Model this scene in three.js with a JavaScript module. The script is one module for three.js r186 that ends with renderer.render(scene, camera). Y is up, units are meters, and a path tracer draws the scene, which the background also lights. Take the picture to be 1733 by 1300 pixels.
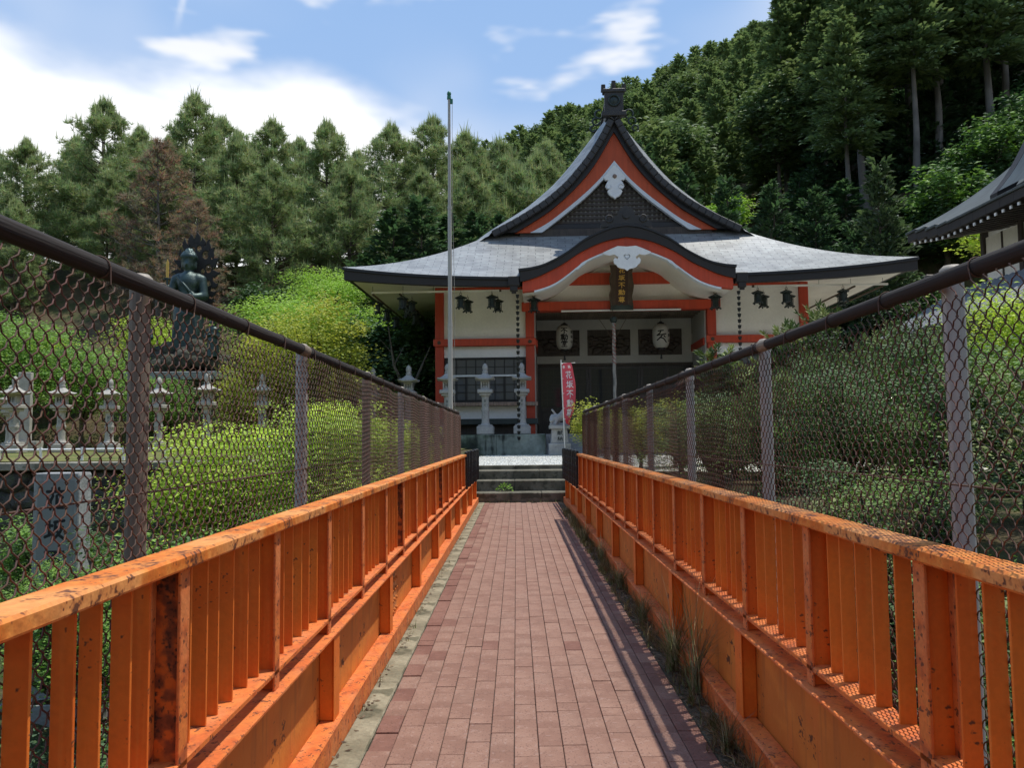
import * as THREE from 'three';
import { mergeGeometries } from 'three/addons/utils/BufferGeometryUtils.js';
import { MarchingCubes } from 'three/addons/objects/MarchingCubes.js';

// ---------------------------------------------------------------- camera, sky, sun, exposure
const scene = new THREE.Scene();
const camera = new THREE.PerspectiveCamera(51.42, 1733 / 1300, 0.05, 1500);
camera.position.set(0, 1.45, 0);
camera.rotation.set(0.0661, 0.0046, -0.010, 'YXZ');
const SUN = new THREE.Vector3(0.29, 1, -0.165).normalize();
const EXPOSURE = 1.0, SUN_POWER = 4.3, SKY_POWER = 1.0;
const sun = new THREE.DirectionalLight(new THREE.Color().setRGB(1, 0.95, 0.86), SUN_POWER);
sun.position.copy(SUN).multiplyScalar(150).add(new THREE.Vector3(5, 0, -30));
sun.target.position.set(5, 0, -30);
sun.castShadow = true;
sun.shadow.mapSize.set(4096, 4096);
Object.assign(sun.shadow.camera, { left: -90, right: 90, top: 90, bottom: -90, near: 1, far: 400 });
scene.add(sun, sun.target);

// ---------------------------------------------------------------- random numbers and noise
function rng(seed) { let a = seed >>> 0; return () => { a = (a + 0x6D2B79F5) | 0; let t = Math.imul(a ^ (a >>> 15), 1 | a); t = (t + Math.imul(t ^ (t >>> 7), 61 | t)) ^ t; return ((t ^ (t >>> 14)) >>> 0) / 4294967296; }; }
const hash = (x, y, s) => { let h = Math.imul(x, 374761393) ^ Math.imul(y, 668265263) ^ Math.imul(s, 1274126177); h = Math.imul(h ^ (h >>> 13), 1274126177); return ((h ^ (h >>> 16)) >>> 0) / 4294967296; };
const mod = (a, n) => ((a % n) + n) % n;
const smooth = (a, b, x) => { const t = Math.min(1, Math.max(0, (x - a) / (b - a))); return t * t * (3 - 2 * t); };
const lerp = (a, b, t) => a + (b - a) * t;
const PERM = new Uint8Array(512), RND = new Float32Array(256);
{ const r = rng(99), p = [...Array(256).keys()]; for (let i = 255; i > 0; i--) { const j = Math.floor(r() * (i + 1)); [p[i], p[j]] = [p[j], p[i]]; } for (let i = 0; i < 512; i++) PERM[i] = p[i & 255]; for (let i = 0; i < 256; i++) RND[i] = r(); }
function vnoise(x, y, px, py, s) {          // value noise with period px, py
  const xi = Math.floor(x), yi = Math.floor(y), fx = x - xi, fy = y - yi, u = fx * fx * (3 - 2 * fx), v = fy * fy * (3 - 2 * fy);
  const x0 = (xi % px) + s * 7, x1 = ((xi + 1) % px) + s * 7, y0 = yi % py, y1 = (yi + 1) % py;
  const a0 = PERM[x0 & 255] + (x0 >> 8) * 3, a1 = PERM[x1 & 255] + (x1 >> 8) * 3;
  const h00 = RND[PERM[(a0 + y0) & 255]], h10 = RND[PERM[(a1 + y0) & 255]], h01 = RND[PERM[(a0 + y1) & 255]], h11 = RND[PERM[(a1 + y1) & 255]];
  const p = h00 + (h10 - h00) * u, q = h01 + (h11 - h01) * u; return p + (q - p) * v;
}
function fbm(u, v, f, o, s, fy = f) { let a = 0, w = 0.5, n = 0; for (let i = 0; i < o; i++) { a += w * vnoise(u * f, v * fy, f, fy, s + i * 17); n += w; w *= 0.5; f *= 2; fy *= 2; } return a / n; }
function fbm3(x, y, z, o, s) {
  let a = 0, w = 0.5, n = 0;
  for (let i = 0; i < o; i++) {
    const xi = Math.floor(x), yi = Math.floor(y), zi = Math.floor(z), fx = x - xi, fy = y - yi, fz = z - zi;
    const u = fx * fx * (3 - 2 * fx), v = fy * fy * (3 - 2 * fy), q = fz * fz * (3 - 2 * fz);
    const A = PERM[(xi + s + i * 31) & 255], B = PERM[(xi + 1 + s + i * 31) & 255];
    const AA = PERM[(A + yi) & 255], AB = PERM[(A + yi + 1) & 255], BA = PERM[(B + yi) & 255], BB = PERM[(B + yi + 1) & 255];
    const n000 = RND[PERM[(AA + zi) & 255]], n100 = RND[PERM[(BA + zi) & 255]], n010 = RND[PERM[(AB + zi) & 255]], n110 = RND[PERM[(BB + zi) & 255]];
    const n001 = RND[PERM[(AA + zi + 1) & 255]], n101 = RND[PERM[(BA + zi + 1) & 255]], n011 = RND[PERM[(AB + zi + 1) & 255]], n111 = RND[PERM[(BB + zi + 1) & 255]];
    const e0 = n000 + (n100 - n000) * u, e1 = n010 + (n110 - n010) * u, e2 = n001 + (n101 - n001) * u, e3 = n011 + (n111 - n011) * u;
    const f0 = e0 + (e1 - e0) * v, f1 = e2 + (e3 - e2) * v;
    a += w * (f0 + (f1 - f0) * q);
    n += w; w *= 0.5; x = x * 2.03 + 11.3; y = y * 2.03 + 5.7; z = z * 2.03 + 3.1;
  }
  return a / n;
}

// ---------------------------------------------------------------- the sky: blue with a low bank of cloud, wisps and a vapour trail
{
  const W = 2304, H = 1152, data = new Float32Array(W * H * 4), d2r = Math.PI / 180;
  const dir = (az, el) => [Math.sin(az * d2r) * Math.cos(el * d2r), Math.sin(el * d2r), -Math.cos(az * d2r) * Math.cos(el * d2r)];
  const cross = (a, b) => [a[1] * b[2] - a[2] * b[1], a[2] * b[0] - a[0] * b[2], a[0] * b[1] - a[1] * b[0]];
  const t0 = dir(-23.6, 25.6), t1 = dir(-22.6, 30), t2 = dir(-20.5, 40);
  let tn = cross(t0, t1); const tl = Math.hypot(...tn); tn = tn.map((x) => x / tl);
  for (let j = 0; j < H; j++) {
    const el = ((j + 0.5) / H - 0.5) * 180;
    for (let i = 0; i < W; i++) {
      const k = (j * W + i) * 4, phi = ((i + 0.5) / W - 0.5) * 2 * Math.PI;   // atan2(z, x)
      const ce = Math.cos(el * d2r), y = Math.sin(el * d2r), x = ce * Math.cos(phi), z = ce * Math.sin(phi);
      const az = Math.atan2(x, -z) / d2r, e = Math.max(el, 0);
      const g = Math.exp(-e / 22);
      let r = lerp(0.22, 0.62, g), gg = lerp(0.42, 0.79, g), b = lerp(0.80, 1.02, g);
      if (el > -2) {
        const q = 1 / (y + 0.12), n1 = fbm3(x * 5, y * 13, z * 5, 6, 11), n2 = fbm3(x * q * 4.5 + 4, z * q * 4.5, y * 6, 5, 77);
        const top = 12.4 + 12.2 * Math.cos(2 * (az + 30) * d2r);
        const bank = smooth(-1.6, 1.8, top - e + (n1 - 0.5) * 9);
        const n3 = fbm3(x * 6 + 9, y * 26, z * 6, 5, 5);
        const wisp = smooth(0.655, 0.78, n3) * smooth(38, 22, Math.abs(e - 30) + 8) * 0.9;
        const cum = smooth(0.70, 0.82, n2) * smooth(16, 26, e) * 0.85;
        const thin = smooth(0.45, 0.8, fbm3(x * 2.4 + 31, y * 4, z * 2.4 + 3, 4, 201)) * 0.5;
        const along = x * t0[0] + y * t0[1] + z * t0[2], off = Math.abs(x * tn[0] + y * tn[1] + z * tn[2]);
        const trail = smooth(0.0042, 0.0012, off + (n1 - 0.5) * 0.003) * (e > 25.5 && e < 45 && along > 0.8 ? 0.42 : 0) * smooth(25.5, 28, e);
        const c = 1 - (1 - bank) * (1 - wisp) * (1 - cum) * (1 - trail) * (1 - thin);
        const white = 1.02 + 0.16 * bank;
        r = lerp(r, white, c); gg = lerp(gg, white * 1.01, c); b = lerp(b, white * 1.04, c);
      }
      data[k] = r; data[k + 1] = gg; data[k + 2] = b; data[k + 3] = 1;
    }
  }
  const sky = new THREE.DataTexture(data, W, H, THREE.RGBAFormat, THREE.FloatType);
  sky.mapping = THREE.EquirectangularReflectionMapping; sky.magFilter = THREE.LinearFilter; sky.minFilter = THREE.LinearFilter; sky.needsUpdate = true;
  scene.background = sky; scene.environment = sky;
  scene.backgroundIntensity = SKY_POWER; scene.environmentIntensity = SKY_POWER;
}
const renderer = new THREE.WebGLRenderer({ antialias: true });
renderer.toneMapping = THREE.LinearToneMapping;
renderer.toneMappingExposure = EXPOSURE;
renderer.shadowMap.enabled = true;

// ---------------------------------------------------------------- textures and materials
function dtex(w, h, fn, srgb = true, period = 1, py = period) {
  const d = new Uint8Array(w * h * 4);
  for (let j = 0; j < h; j++) for (let i = 0; i < w; i++) { const c = fn((i + 0.5) / w, (j + 0.5) / h, i, j), k = (j * w + i) * 4; for (let q = 0; q < 3; q++) d[k + q] = Math.max(0, Math.min(255, (Array.isArray(c) ? c[q] : c) * 255)); d[k + 3] = 255; }
  const t = new THREE.DataTexture(d, w, h); t.wrapS = t.wrapT = THREE.RepeatWrapping; t.magFilter = THREE.LinearFilter; t.minFilter = THREE.LinearMipmapLinearFilter; t.generateMipmaps = true;
  if (srgb) t.colorSpace = THREE.SRGBColorSpace;
  t.repeat.set(1 / period, 1 / py); t.needsUpdate = true; return t;
}
const mix3 = (a, b, t) => a.map((x, i) => lerp(x, b[i], t));
// neutral maps that multiply a base colour: speckle and patches, vertical run-off streaks
const T = {};
T.patch = dtex(512, 512, (u, v) => { const a = fbm(u, v, 4, 6, 3), b = fbm(u, v, 64, 3, 9); return 0.80 + 0.26 * (a - 0.5) * 1.6 + 0.16 * (b - 0.5) + 0.08; }, true, 1.6);
T.streak = dtex(512, 512, (u, v) => { const a = fbm(u, v, 40, 4, 21, 3), b = fbm(u, v, 5, 5, 31), c = fbm(u, v, 80, 2, 51); return 0.87 + 0.34 * (a - 0.5) + 0.22 * (b - 0.5) + 0.06 * (c - 0.5); }, true, 1.5);
T.plain = dtex(512, 512, (u, v) => 0.955 + 0.10 * (fbm(u, v, 3, 5, 13) - 0.5) + 0.05 * (fbm(u, v, 60, 3, 19) - 0.5), true, 3.1);
T.runs = dtex(512, 512, (u, v) => 0.93 + 0.14 * (fbm(u, v, 30, 4, 21, 2) - 0.5) + 0.12 * (fbm(u, v, 4, 5, 31) - 0.5), true, 2.3);
T.bump = dtex(512, 512, (u, v) => fbm(u, v, 24, 5, 61), false, 0.7);
T.fine = dtex(256, 256, (u, v) => fbm(u, v, 64, 3, 71), false, 0.3);
const rust = [0.27, 0.15, 0.10], rustL = [0.50, 0.27, 0.14];
// orange bridge paint: lightly worn, heavily rusted on exposed faces, yellowed with run-off on the webs
T.paint = dtex(768, 768, (u, v) => {
  const a = fbm(u, v, 5, 5, 101), s = fbm(u, v, 90, 3, 111), p = fbm(u, v, 22, 4, 121), st = fbm(u, v, 70, 3, 131, 3);
  let c = mix3([0.885, 0.470, 0.13], [0.85, 0.41, 0.095], smooth(0.3, 0.7, a));
  c = mix3(c, [0.88, 0.52, 0.22], smooth(0.55, 0.8, st) * 0.35);
  c = mix3(c, rust, smooth(0.735, 0.785, p * 0.45 + s * 0.55) * 0.9);
  c = mix3(c, rustL, smooth(0.69, 0.75, p * 0.45 + s * 0.55) * 0.3);
  return c.map((x) => x * (0.96 + 0.08 * s));
}, true, 1.1);
T.rusty = dtex(768, 768, (u, v) => {
  const a = fbm(u, v, 3, 6, 201), s = fbm(u, v, 80, 3, 211), p = fbm(u, v, 9, 6, 221), f = fbm(u, v, 34, 3, 231);
  let c = mix3([0.87, 0.52, 0.20], [0.82, 0.44, 0.14], smooth(0.3, 0.7, f));
  c = mix3(c, [0.88, 0.64, 0.41], smooth(0.5, 0.75, a) * 0.6);
  c = mix3(c, rustL, smooth(0.54, 0.66, p * 0.6 + s * 0.4) * 0.5);
  c = mix3(c, rust, smooth(0.61, 0.66, p * 0.42 + s * 0.42 + f * 0.16) * 0.72);
  return c.map((x) => x * (0.93 + 0.14 * s));
}, true, 0.9);
T.flange = dtex(768, 768, (u, v) => {
  const a = fbm(u, v, 4, 5, 241), s = fbm(u, v, 110, 2, 251), f = fbm(u, v, 18, 4, 261), g = fbm(u, v, 45, 3, 271);
  let c = mix3([0.85, 0.47, 0.20], [0.80, 0.40, 0.17], smooth(0.3, 0.7, f));
  c = mix3(c, [0.83, 0.52, 0.33], smooth(0.45, 0.7, a) * 0.55);
  c = mix3(c, [0.58, 0.30, 0.17], smooth(0.55, 0.75, f * 0.5 + g * 0.5) * 0.45);
  c = mix3(c, rust, smooth(0.66, 0.72, g * 0.45 + s * 0.55) * 0.7);
  return c.map((x) => x * (0.93 + 0.14 * s));
}, true, 1.0);
T.rustDark = dtex(512, 512, (u, v) => {
  const p = fbm(u, v, 6, 5, 281, 3), s = fbm(u, v, 90, 3, 291), q = fbm(u, v, 24, 4, 295);
  let c = mix3([0.82, 0.40, 0.12], [0.70, 0.34, 0.14], smooth(0.35, 0.65, q));
  c = mix3(c, [0.40, 0.20, 0.11], smooth(0.42, 0.55, p * 0.7 + q * 0.3) * 0.8);
  c = mix3(c, [0.21, 0.125, 0.09], smooth(0.50, 0.58, p * 0.75 + s * 0.25) * 0.92);
  return c;
}, true, 0.8);
T.ochre = dtex(768, 384, (u, v) => {
  const st = fbm(u, v, 60, 4, 301, 2), a = fbm(u, v, 6, 5, 311), s = fbm(u, v, 100, 2, 321), p = fbm(u, v, 14, 5, 331);
  let c = mix3([0.83, 0.51, 0.19], [0.77, 0.45, 0.16], smooth(0.35, 0.65, a));
  c = mix3(c, [0.83, 0.46, 0.18], smooth(0.50, 0.8, fbm(u, v, 14, 4, 301, 2)) * 0.6);
  c = mix3(c, [0.60, 0.36, 0.17], smooth(0.6, 0.85, fbm(u, v, 40, 3, 341, 2)) * 0.4);
  c = mix3(c, rust, smooth(0.69, 0.74, p * 0.7 + s * 0.3) * 0.8);
  return c;
}, true, 1.7, 0.85);
T.concrete = dtex(512, 512, (u, v) => { const a = fbm(u, v, 5, 6, 401), s = fbm(u, v, 70, 3, 411), m = fbm(u, v, 9, 5, 421); let c = mix3([0.66, 0.64, 0.58], [0.52, 0.50, 0.44], smooth(0.3, 0.7, a)); c = mix3(c, [0.33, 0.33, 0.27], smooth(0.58, 0.72, m) * 0.6); return c.map((x) => x * (0.9 + 0.2 * s)); }, true, 1.2);
T.brick = dtex(512, 512, (u, v) => { const a = fbm(u, v, 8, 5, 501), s = fbm(u, v, 128, 2, 511), t = fbm(u, v, 40, 3, 521); let c = mix3([0.675, 0.545, 0.475], [0.615, 0.48, 0.415], smooth(0.3, 0.7, a)); c = mix3(c, [0.74, 0.64, 0.60], smooth(0.66, 0.8, t) * 0.5); c = mix3(c, [0.42, 0.31, 0.28], smooth(0.68, 0.8, s) * 0.5); return c; }, true, 0.9);
T.granite = dtex(256, 256, (u, v) => { const s = fbm(u, v, 100, 2, 601), a = fbm(u, v, 5, 5, 611); return (0.86 + 0.26 * (s - 0.5) + 0.2 * (a - 0.5)); }, true, 0.8);
T.wood = dtex(512, 512, (u, v) => { const a = fbm(u, v, 60, 4, 701, 4), b = fbm(u, v, 6, 4, 711); return 0.78 + 0.5 * (a - 0.5) + 0.25 * (b - 0.5); }, true, 1.2);
T.rock = dtex(512, 512, (u, v) => { const a = fbm(u, v, 6, 6, 801), b = fbm(u, v, 30, 4, 811); let c = mix3([0.30, 0.29, 0.26], [0.19, 0.19, 0.17], smooth(0.35, 0.65, a)); c = mix3(c, [0.26, 0.32, 0.17], smooth(0.55, 0.7, b) * 0.5); return c; }, true, 2.2);
// copper roof sheets laid in staggered courses: only the seams and the patina of each sheet (far away, a few pixels each)
T.roof = dtex(1024, 1024, (u, v) => {
  const row = Math.floor(v * 12), uu = u * 4 + (row % 2) * 0.5, col = Math.floor(uu), fu = uu - col, fv = v * 12 - row;
  const tone = hash(mod(col, 4), row, 31), a = fbm(u, v, 4, 6, 901), b = fbm(u, v, 12, 4, 911);
  let c = mix3([0.62, 0.63, 0.63], [0.54, 0.55, 0.555], smooth(0.3, 0.7, a));
  c = c.map((x) => x * (0.93 + 0.12 * tone)); c = mix3(c, [0.70, 0.73, 0.73], smooth(0.62, 0.8, b) * 0.5);
  const seam = Math.max(smooth(0.10, 0.02, fv), smooth(0.03, 0.008, Math.min(fu, 1 - fu)));
  return mix3(c, [0.30, 0.31, 0.32], seam * 0.8);
}, true, 2.6);
T.roofBump = dtex(512, 512, (u, v) => { const fv = (v * 12) % 1; return 0.25 + 0.6 * (1 - fv) + 0.15 * fbm(u, v, 16, 3, 921); }, false, 2.6);
T.fabric = dtex(256, 256, (u, v) => 0.92 + 0.1 * (fbm(u, v, 64, 2, 951) - 0.5), true, 0.5);
T.ground = dtex(512, 512, (u, v) => { const a = fbm(u, v, 6, 6, 1001), b = fbm(u, v, 40, 4, 1011), c0 = fbm(u, v, 16, 4, 1021); let c = mix3([0.36, 0.31, 0.21], [0.27, 0.30, 0.14], smooth(0.4, 0.6, a)); c = mix3(c, [0.45, 0.40, 0.26], smooth(0.55, 0.75, c0) * 0.6); return c.map((x) => x * (0.75 + 0.5 * b)); }, true, 6);
T.gravel = dtex(512, 512, (u, v) => { const a = fbm(u, v, 150, 2, 1101), b = fbm(u, v, 6, 5, 1111); return mix3([0.84, 0.83, 0.79], [0.60, 0.58, 0.54], smooth(0.45, 0.75, a)).map((x) => x * (0.9 + 0.2 * b)); }, true, 2.2);
const L = (r, g, b) => new THREE.Color().setRGB(r, g, b);
function mat(color, rough = 0.8, o = {}) { const m = new (o.phys ? THREE.MeshPhysicalMaterial : THREE.MeshStandardMaterial)({ color: Array.isArray(color) ? L(...color) : color, roughness: rough, metalness: o.metal ?? 0 }); for (const k of ['map', 'bumpMap', 'bumpScale', 'side', 'vertexColors', 'clearcoat', 'clearcoatRoughness', 'transmission', 'thickness', 'ior', 'roughnessMap', 'flatShading', 'transparent', 'specularIntensity']) if (o[k] !== undefined) m[k] = o[k]; return m; }
const W1 = 0xffffff;
const M = {
  paint: mat(W1, 0.62, { map: T.paint, bumpMap: T.bump, bumpScale: 0.0015 }),
  rusty: mat(W1, 0.66, { map: T.rusty, bumpMap: T.bump, bumpScale: 0.003 }),
  flange: mat(W1, 0.66, { map: T.flange, bumpMap: T.bump, bumpScale: 0.003 }),
  rustDark: mat(W1, 0.8, { map: T.rustDark, bumpMap: T.bump, bumpScale: 0.004 }),
  ochre: mat(W1, 0.68, { map: T.ochre, bumpMap: T.bump, bumpScale: 0.002 }),
  concrete: mat(W1, 0.92, { map: T.concrete, bumpMap: T.bump, bumpScale: 0.006 }),
  kerb: mat([0.78, 0.74, 0.62], 0.95, { map: T.concrete, bumpMap: T.bump, bumpScale: 0.01 }),
  kerbSoil: mat([0.30, 0.26, 0.20], 1, { map: T.concrete, bumpMap: T.bump, bumpScale: 0.02 }),
  steps: mat([0.42, 0.40, 0.36], 0.93, { map: T.concrete, bumpMap: T.bump, bumpScale: 0.006 }),
  sand: mat([0.10, 0.075, 0.06], 0.98, { map: T.patch }),
  soil: mat([0.13, 0.105, 0.075], 1, { map: T.patch, bumpMap: T.bump, bumpScale: 0.02 }),
  wire: mat([0.095, 0.050, 0.034], 0.8, { metal: 0.15 }),
  railDark: mat([0.024, 0.017, 0.014], 0.9, { map: T.streak, bumpMap: T.bump, bumpScale: 0.002 }),
  galv: mat([0.45, 0.43, 0.40], 0.6, { metal: 0.1, map: T.runs }),
  galvRust: mat([0.25, 0.20, 0.15], 0.7, { map: T.streak }),
  cap: mat([0.42, 0.36, 0.29], 0.6, { map: T.patch }),
  blackBamboo: mat([0.014, 0.014, 0.017], 0.35),
  roof: mat([0.88, 0.87, 0.85], 0.42, { map: T.roof, bumpMap: T.roofBump, bumpScale: 0.014, metal: 0.2 }),
  fascia: mat([0.020, 0.016, 0.014], 0.6, { map: T.runs }),
  black: mat([0.014, 0.014, 0.016], 0.5, { map: T.runs }),
  tileDark: mat([0.040, 0.037, 0.035], 0.55, { map: T.patch, bumpMap: T.bump, bumpScale: 0.004 }),
  vermilion: mat([0.57, 0.064, 0.020], 0.55, { map: T.runs }),
  vermilion2: mat([0.50, 0.056, 0.020], 0.6, { map: T.runs }),
  orangeBoard: mat([0.60, 0.092, 0.024], 0.6, { map: T.runs }),
  white: mat([0.84, 0.84, 0.83], 0.7, { map: T.plain }),
  trim: mat([0.74, 0.77, 0.80], 0.6, { map: T.plain }),
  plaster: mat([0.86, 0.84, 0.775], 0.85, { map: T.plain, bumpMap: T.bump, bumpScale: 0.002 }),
  shadedPlaster: mat([0.44, 0.43, 0.395], 0.9, { map: T.plain }),  // plaster darkened in colour to paint in the recessed entrance's shade
  soffit: mat([0.84, 0.80, 0.72], 0.85, { map: T.plain }),
  beige: mat([0.46, 0.33, 0.26], 0.8, { map: T.wood }),
  greenBeam: mat([0.045, 0.062, 0.060], 0.6, { map: T.runs }),
  porchWood: mat([0.15, 0.115, 0.085], 0.75, { map: T.wood }),
  doorWood: mat([0.060, 0.052, 0.048], 0.5, { map: T.wood }),
  darkWood: mat([0.082, 0.063, 0.050], 0.65, { map: T.wood }),
  signWood: mat([0.10, 0.055, 0.028], 0.6, { map: T.wood, bumpMap: T.bump, bumpScale: 0.004 }),
  brownWood: mat([0.13, 0.085, 0.05], 0.7, { map: T.wood }),
  glass: mat([0.020, 0.023, 0.026], 0.05),
  pane: mat([0.105, 0.112, 0.118], 0.08),
  doorPane: mat([0.040, 0.044, 0.048], 0.06),
  paper: mat([0.46, 0.47, 0.46], 0.9, { map: T.plain }),
  stone: mat([0.50, 0.50, 0.49], 0.88, { map: T.granite, bumpMap: T.bump, bumpScale: 0.004 }),
  stoneWarm: mat([0.55, 0.52, 0.46], 0.9, { map: T.granite, bumpMap: T.bump, bumpScale: 0.004 }),
  slab: mat([0.34, 0.345, 0.34], 0.9, { map: T.patch, bumpMap: T.bump, bumpScale: 0.006 }),
  rock: mat(W1, 0.95, { map: T.rock, bumpMap: T.bump, bumpScale: 0.02 }),
  bronze: mat([0.050, 0.068, 0.062], 0.5, { metal: 0.5, map: T.patch }),
  statue: mat([0.052, 0.085, 0.082], 0.42, { metal: 0.55, map: T.patch, bumpMap: T.bump, bumpScale: 0.01 }),
  iron: mat([0.022, 0.020, 0.019], 0.6, { metal: 0.3 }),
  chain: mat([0.016, 0.018, 0.018], 0.5, { metal: 0.4 }),
  gold: mat([0.62, 0.40, 0.10], 0.4, { metal: 0.7 }),
  rope: mat([0.40, 0.38, 0.34], 0.95, { map: T.streak }),
  green: mat([0.02, 0.16, 0.10], 0.5),
  tube: mat([0.72, 0.70, 0.66], 0.5),
  tileRoof: mat([0.20, 0.205, 0.215], 0.5, { map: T.patch }),
  copperGreen: mat([0.075, 0.092, 0.092], 0.55, { map: T.streak }),
  ground: mat([0.8, 0.8, 0.8], 1, { map: T.ground, bumpMap: T.bump, bumpScale: 0.05 }),
  gravel: mat([0.95, 0.95, 0.94], 0.95, { map: T.gravel, bumpMap: T.bump, bumpScale: 0.02 }),
  bark: mat([0.15, 0.115, 0.085], 0.95, { map: T.streak, bumpMap: T.bump, bumpScale: 0.03 }),
  barkGrey: mat([0.20, 0.185, 0.165], 0.95, { map: T.streak, bumpMap: T.bump, bumpScale: 0.02 }),
};

// ---------------------------------------------------------------- geometry helpers (uv in metres)
function boxUV(g, ox = 0, oy = 0) {
  if (g.index) g = g.toNonIndexed();
  const p = g.attributes.position.array, n = p.length / 9, uv = new Float32Array(n * 6);
  for (let t = 0; t < n; t++) {
    const a = t * 9, e1 = [p[a + 3] - p[a], p[a + 4] - p[a + 1], p[a + 5] - p[a + 2]], e2 = [p[a + 6] - p[a], p[a + 7] - p[a + 1], p[a + 8] - p[a + 2]];
    const nx = Math.abs(e1[1] * e2[2] - e1[2] * e2[1]), ny = Math.abs(e1[2] * e2[0] - e1[0] * e2[2]), nz = Math.abs(e1[0] * e2[1] - e1[1] * e2[0]);
    for (let k = 0; k < 3; k++) { const x = p[a + k * 3], y = p[a + k * 3 + 1], z = p[a + k * 3 + 2]; const [u, v] = nx >= ny && nx >= nz ? [z, y] : ny >= nz ? [x, z] : [x, y]; uv[t * 6 + k * 2] = u + ox; uv[t * 6 + k * 2 + 1] = v + oy; }
  }
  g.setAttribute('uv', new THREE.BufferAttribute(uv, 2));
  for (const k of Object.keys(g.attributes)) if (!['position', 'normal', 'uv'].includes(k)) g.deleteAttribute(k);
  return g;
}
// a box with chamfered edges, from corner to corner
function cb(x0, y0, z0, x1, y1, z1, c = 0.004) {
  const hx = Math.abs(x1 - x0) / 2, hy = Math.abs(y1 - y0) / 2, hz = Math.abs(z1 - z0) / 2; c = Math.min(c, hx * 0.45, hy * 0.45, hz * 0.45);
  const P = [], V = (sx, sy, sz, a) => [sx * (hx - (a === 0 ? 0 : c)), sy * (hy - (a === 1 ? 0 : c)), sz * (hz - (a === 2 ? 0 : c))];
  const tri = (a, b, d) => { const nx = (b[1] - a[1]) * (d[2] - a[2]) - (b[2] - a[2]) * (d[1] - a[1]), ny = (b[2] - a[2]) * (d[0] - a[0]) - (b[0] - a[0]) * (d[2] - a[2]), nz = (b[0] - a[0]) * (d[1] - a[1]) - (b[1] - a[1]) * (d[0] - a[0]); if (nx * (a[0] + b[0] + d[0]) + ny * (a[1] + b[1] + d[1]) + nz * (a[2] + b[2] + d[2]) < 0) P.push(...a, ...d, ...b); else P.push(...a, ...b, ...d); };
  const quad = (a, b, d, e) => { tri(a, b, d); tri(a, d, e); };
  for (const s of [-1, 1]) {
    quad(V(s, -1, -1, 0), V(s, 1, -1, 0), V(s, 1, 1, 0), V(s, -1, 1, 0)); quad(V(-1, s, -1, 1), V(1, s, -1, 1), V(1, s, 1, 1), V(-1, s, 1, 1)); quad(V(-1, -1, s, 2), V(1, -1, s, 2), V(1, 1, s, 2), V(-1, 1, s, 2));
    for (const r of [-1, 1]) {
      quad(V(s, r, -1, 0), V(s, r, 1, 0), V(s, r, 1, 1), V(s, r, -1, 1)); quad(V(s, -1, r, 0), V(s, 1, r, 0), V(s, 1, r, 2), V(s, -1, r, 2)); quad(V(-1, s, r, 1), V(1, s, r, 1), V(1, s, r, 2), V(-1, s, r, 2));
      for (const q of [-1, 1]) tri(V(s, r, q, 0), V(s, r, q, 1), V(s, r, q, 2));
    }
  }
  const g = new THREE.BufferGeometry(); g.setAttribute('position', new THREE.Float32BufferAttribute(P, 3)); g.translate((x0 + x1) / 2, (y0 + y1) / 2, (z0 + z1) / 2); g.computeVertexNormals(); return boxUV(g);
}
const bx = (x0, y0, z0, x1, y1, z1) => boxUV(new THREE.BoxGeometry(Math.abs(x1 - x0), Math.abs(y1 - y0), Math.abs(z1 - z0)).translate((x0 + x1) / 2, (y0 + y1) / 2, (z0 + z1) / 2));
const strip = (g) => { if (g.index) g = g.toNonIndexed(); for (const k of Object.keys(g.attributes)) if (!['position', 'normal', 'uv'].includes(k)) g.deleteAttribute(k); return g; };
const join = (...gs) => gs.flat().length === 1 ? strip(gs.flat()[0]) : mergeGeometries(gs.flat().map(strip));
function cyl(x, y0, z, r0, y1, r1 = r0, n = 12, open = false) { return strip(new THREE.CylinderGeometry(r1, r0, y1 - y0, n, 1, open).translate(x, (y0 + y1) / 2, z)); }
function bar(a, b, r, n = 6) { const A = new THREE.Vector3(...a), Bv = new THREE.Vector3(...b), d = Bv.clone().sub(A), g = new THREE.CylinderGeometry(r, r, d.length(), n); g.applyQuaternion(new THREE.Quaternion().setFromUnitVectors(new THREE.Vector3(0, 1, 0), d.normalize())); g.translate(...A.add(Bv).multiplyScalar(0.5).toArray()); return strip(g); }
function lathe(pts, n = 16, x = 0, y = 0, z = 0) { return strip(new THREE.LatheGeometry(pts.map((p) => new THREE.Vector2(p[0], p[1])), n).translate(x, y, z)); }
function ext(pts, z0, z1, holes = [], bevel = 0) {  // outline in x, y given depth along z
  const s = new THREE.Shape(pts.map((p) => new THREE.Vector2(...p))); for (const h of holes) s.holes.push(new THREE.Path(h.map((p) => new THREE.Vector2(...p))));
  const o = bevel ? { depth: z1 - z0 - 2 * bevel, bevelEnabled: true, bevelSize: bevel, bevelThickness: bevel, bevelSegments: 1, bevelOffset: -bevel } : { depth: z1 - z0, bevelEnabled: false };
  return boxUV(new THREE.ExtrudeGeometry(s, o).translate(0, 0, z0 + bevel));
}
function tube(pts, r, seg, n = 6, closed = false) { return strip(new THREE.TubeGeometry(new THREE.CatmullRomCurve3(pts.map((p) => new THREE.Vector3(...p)), closed), seg, r, n, closed)); }
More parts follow.
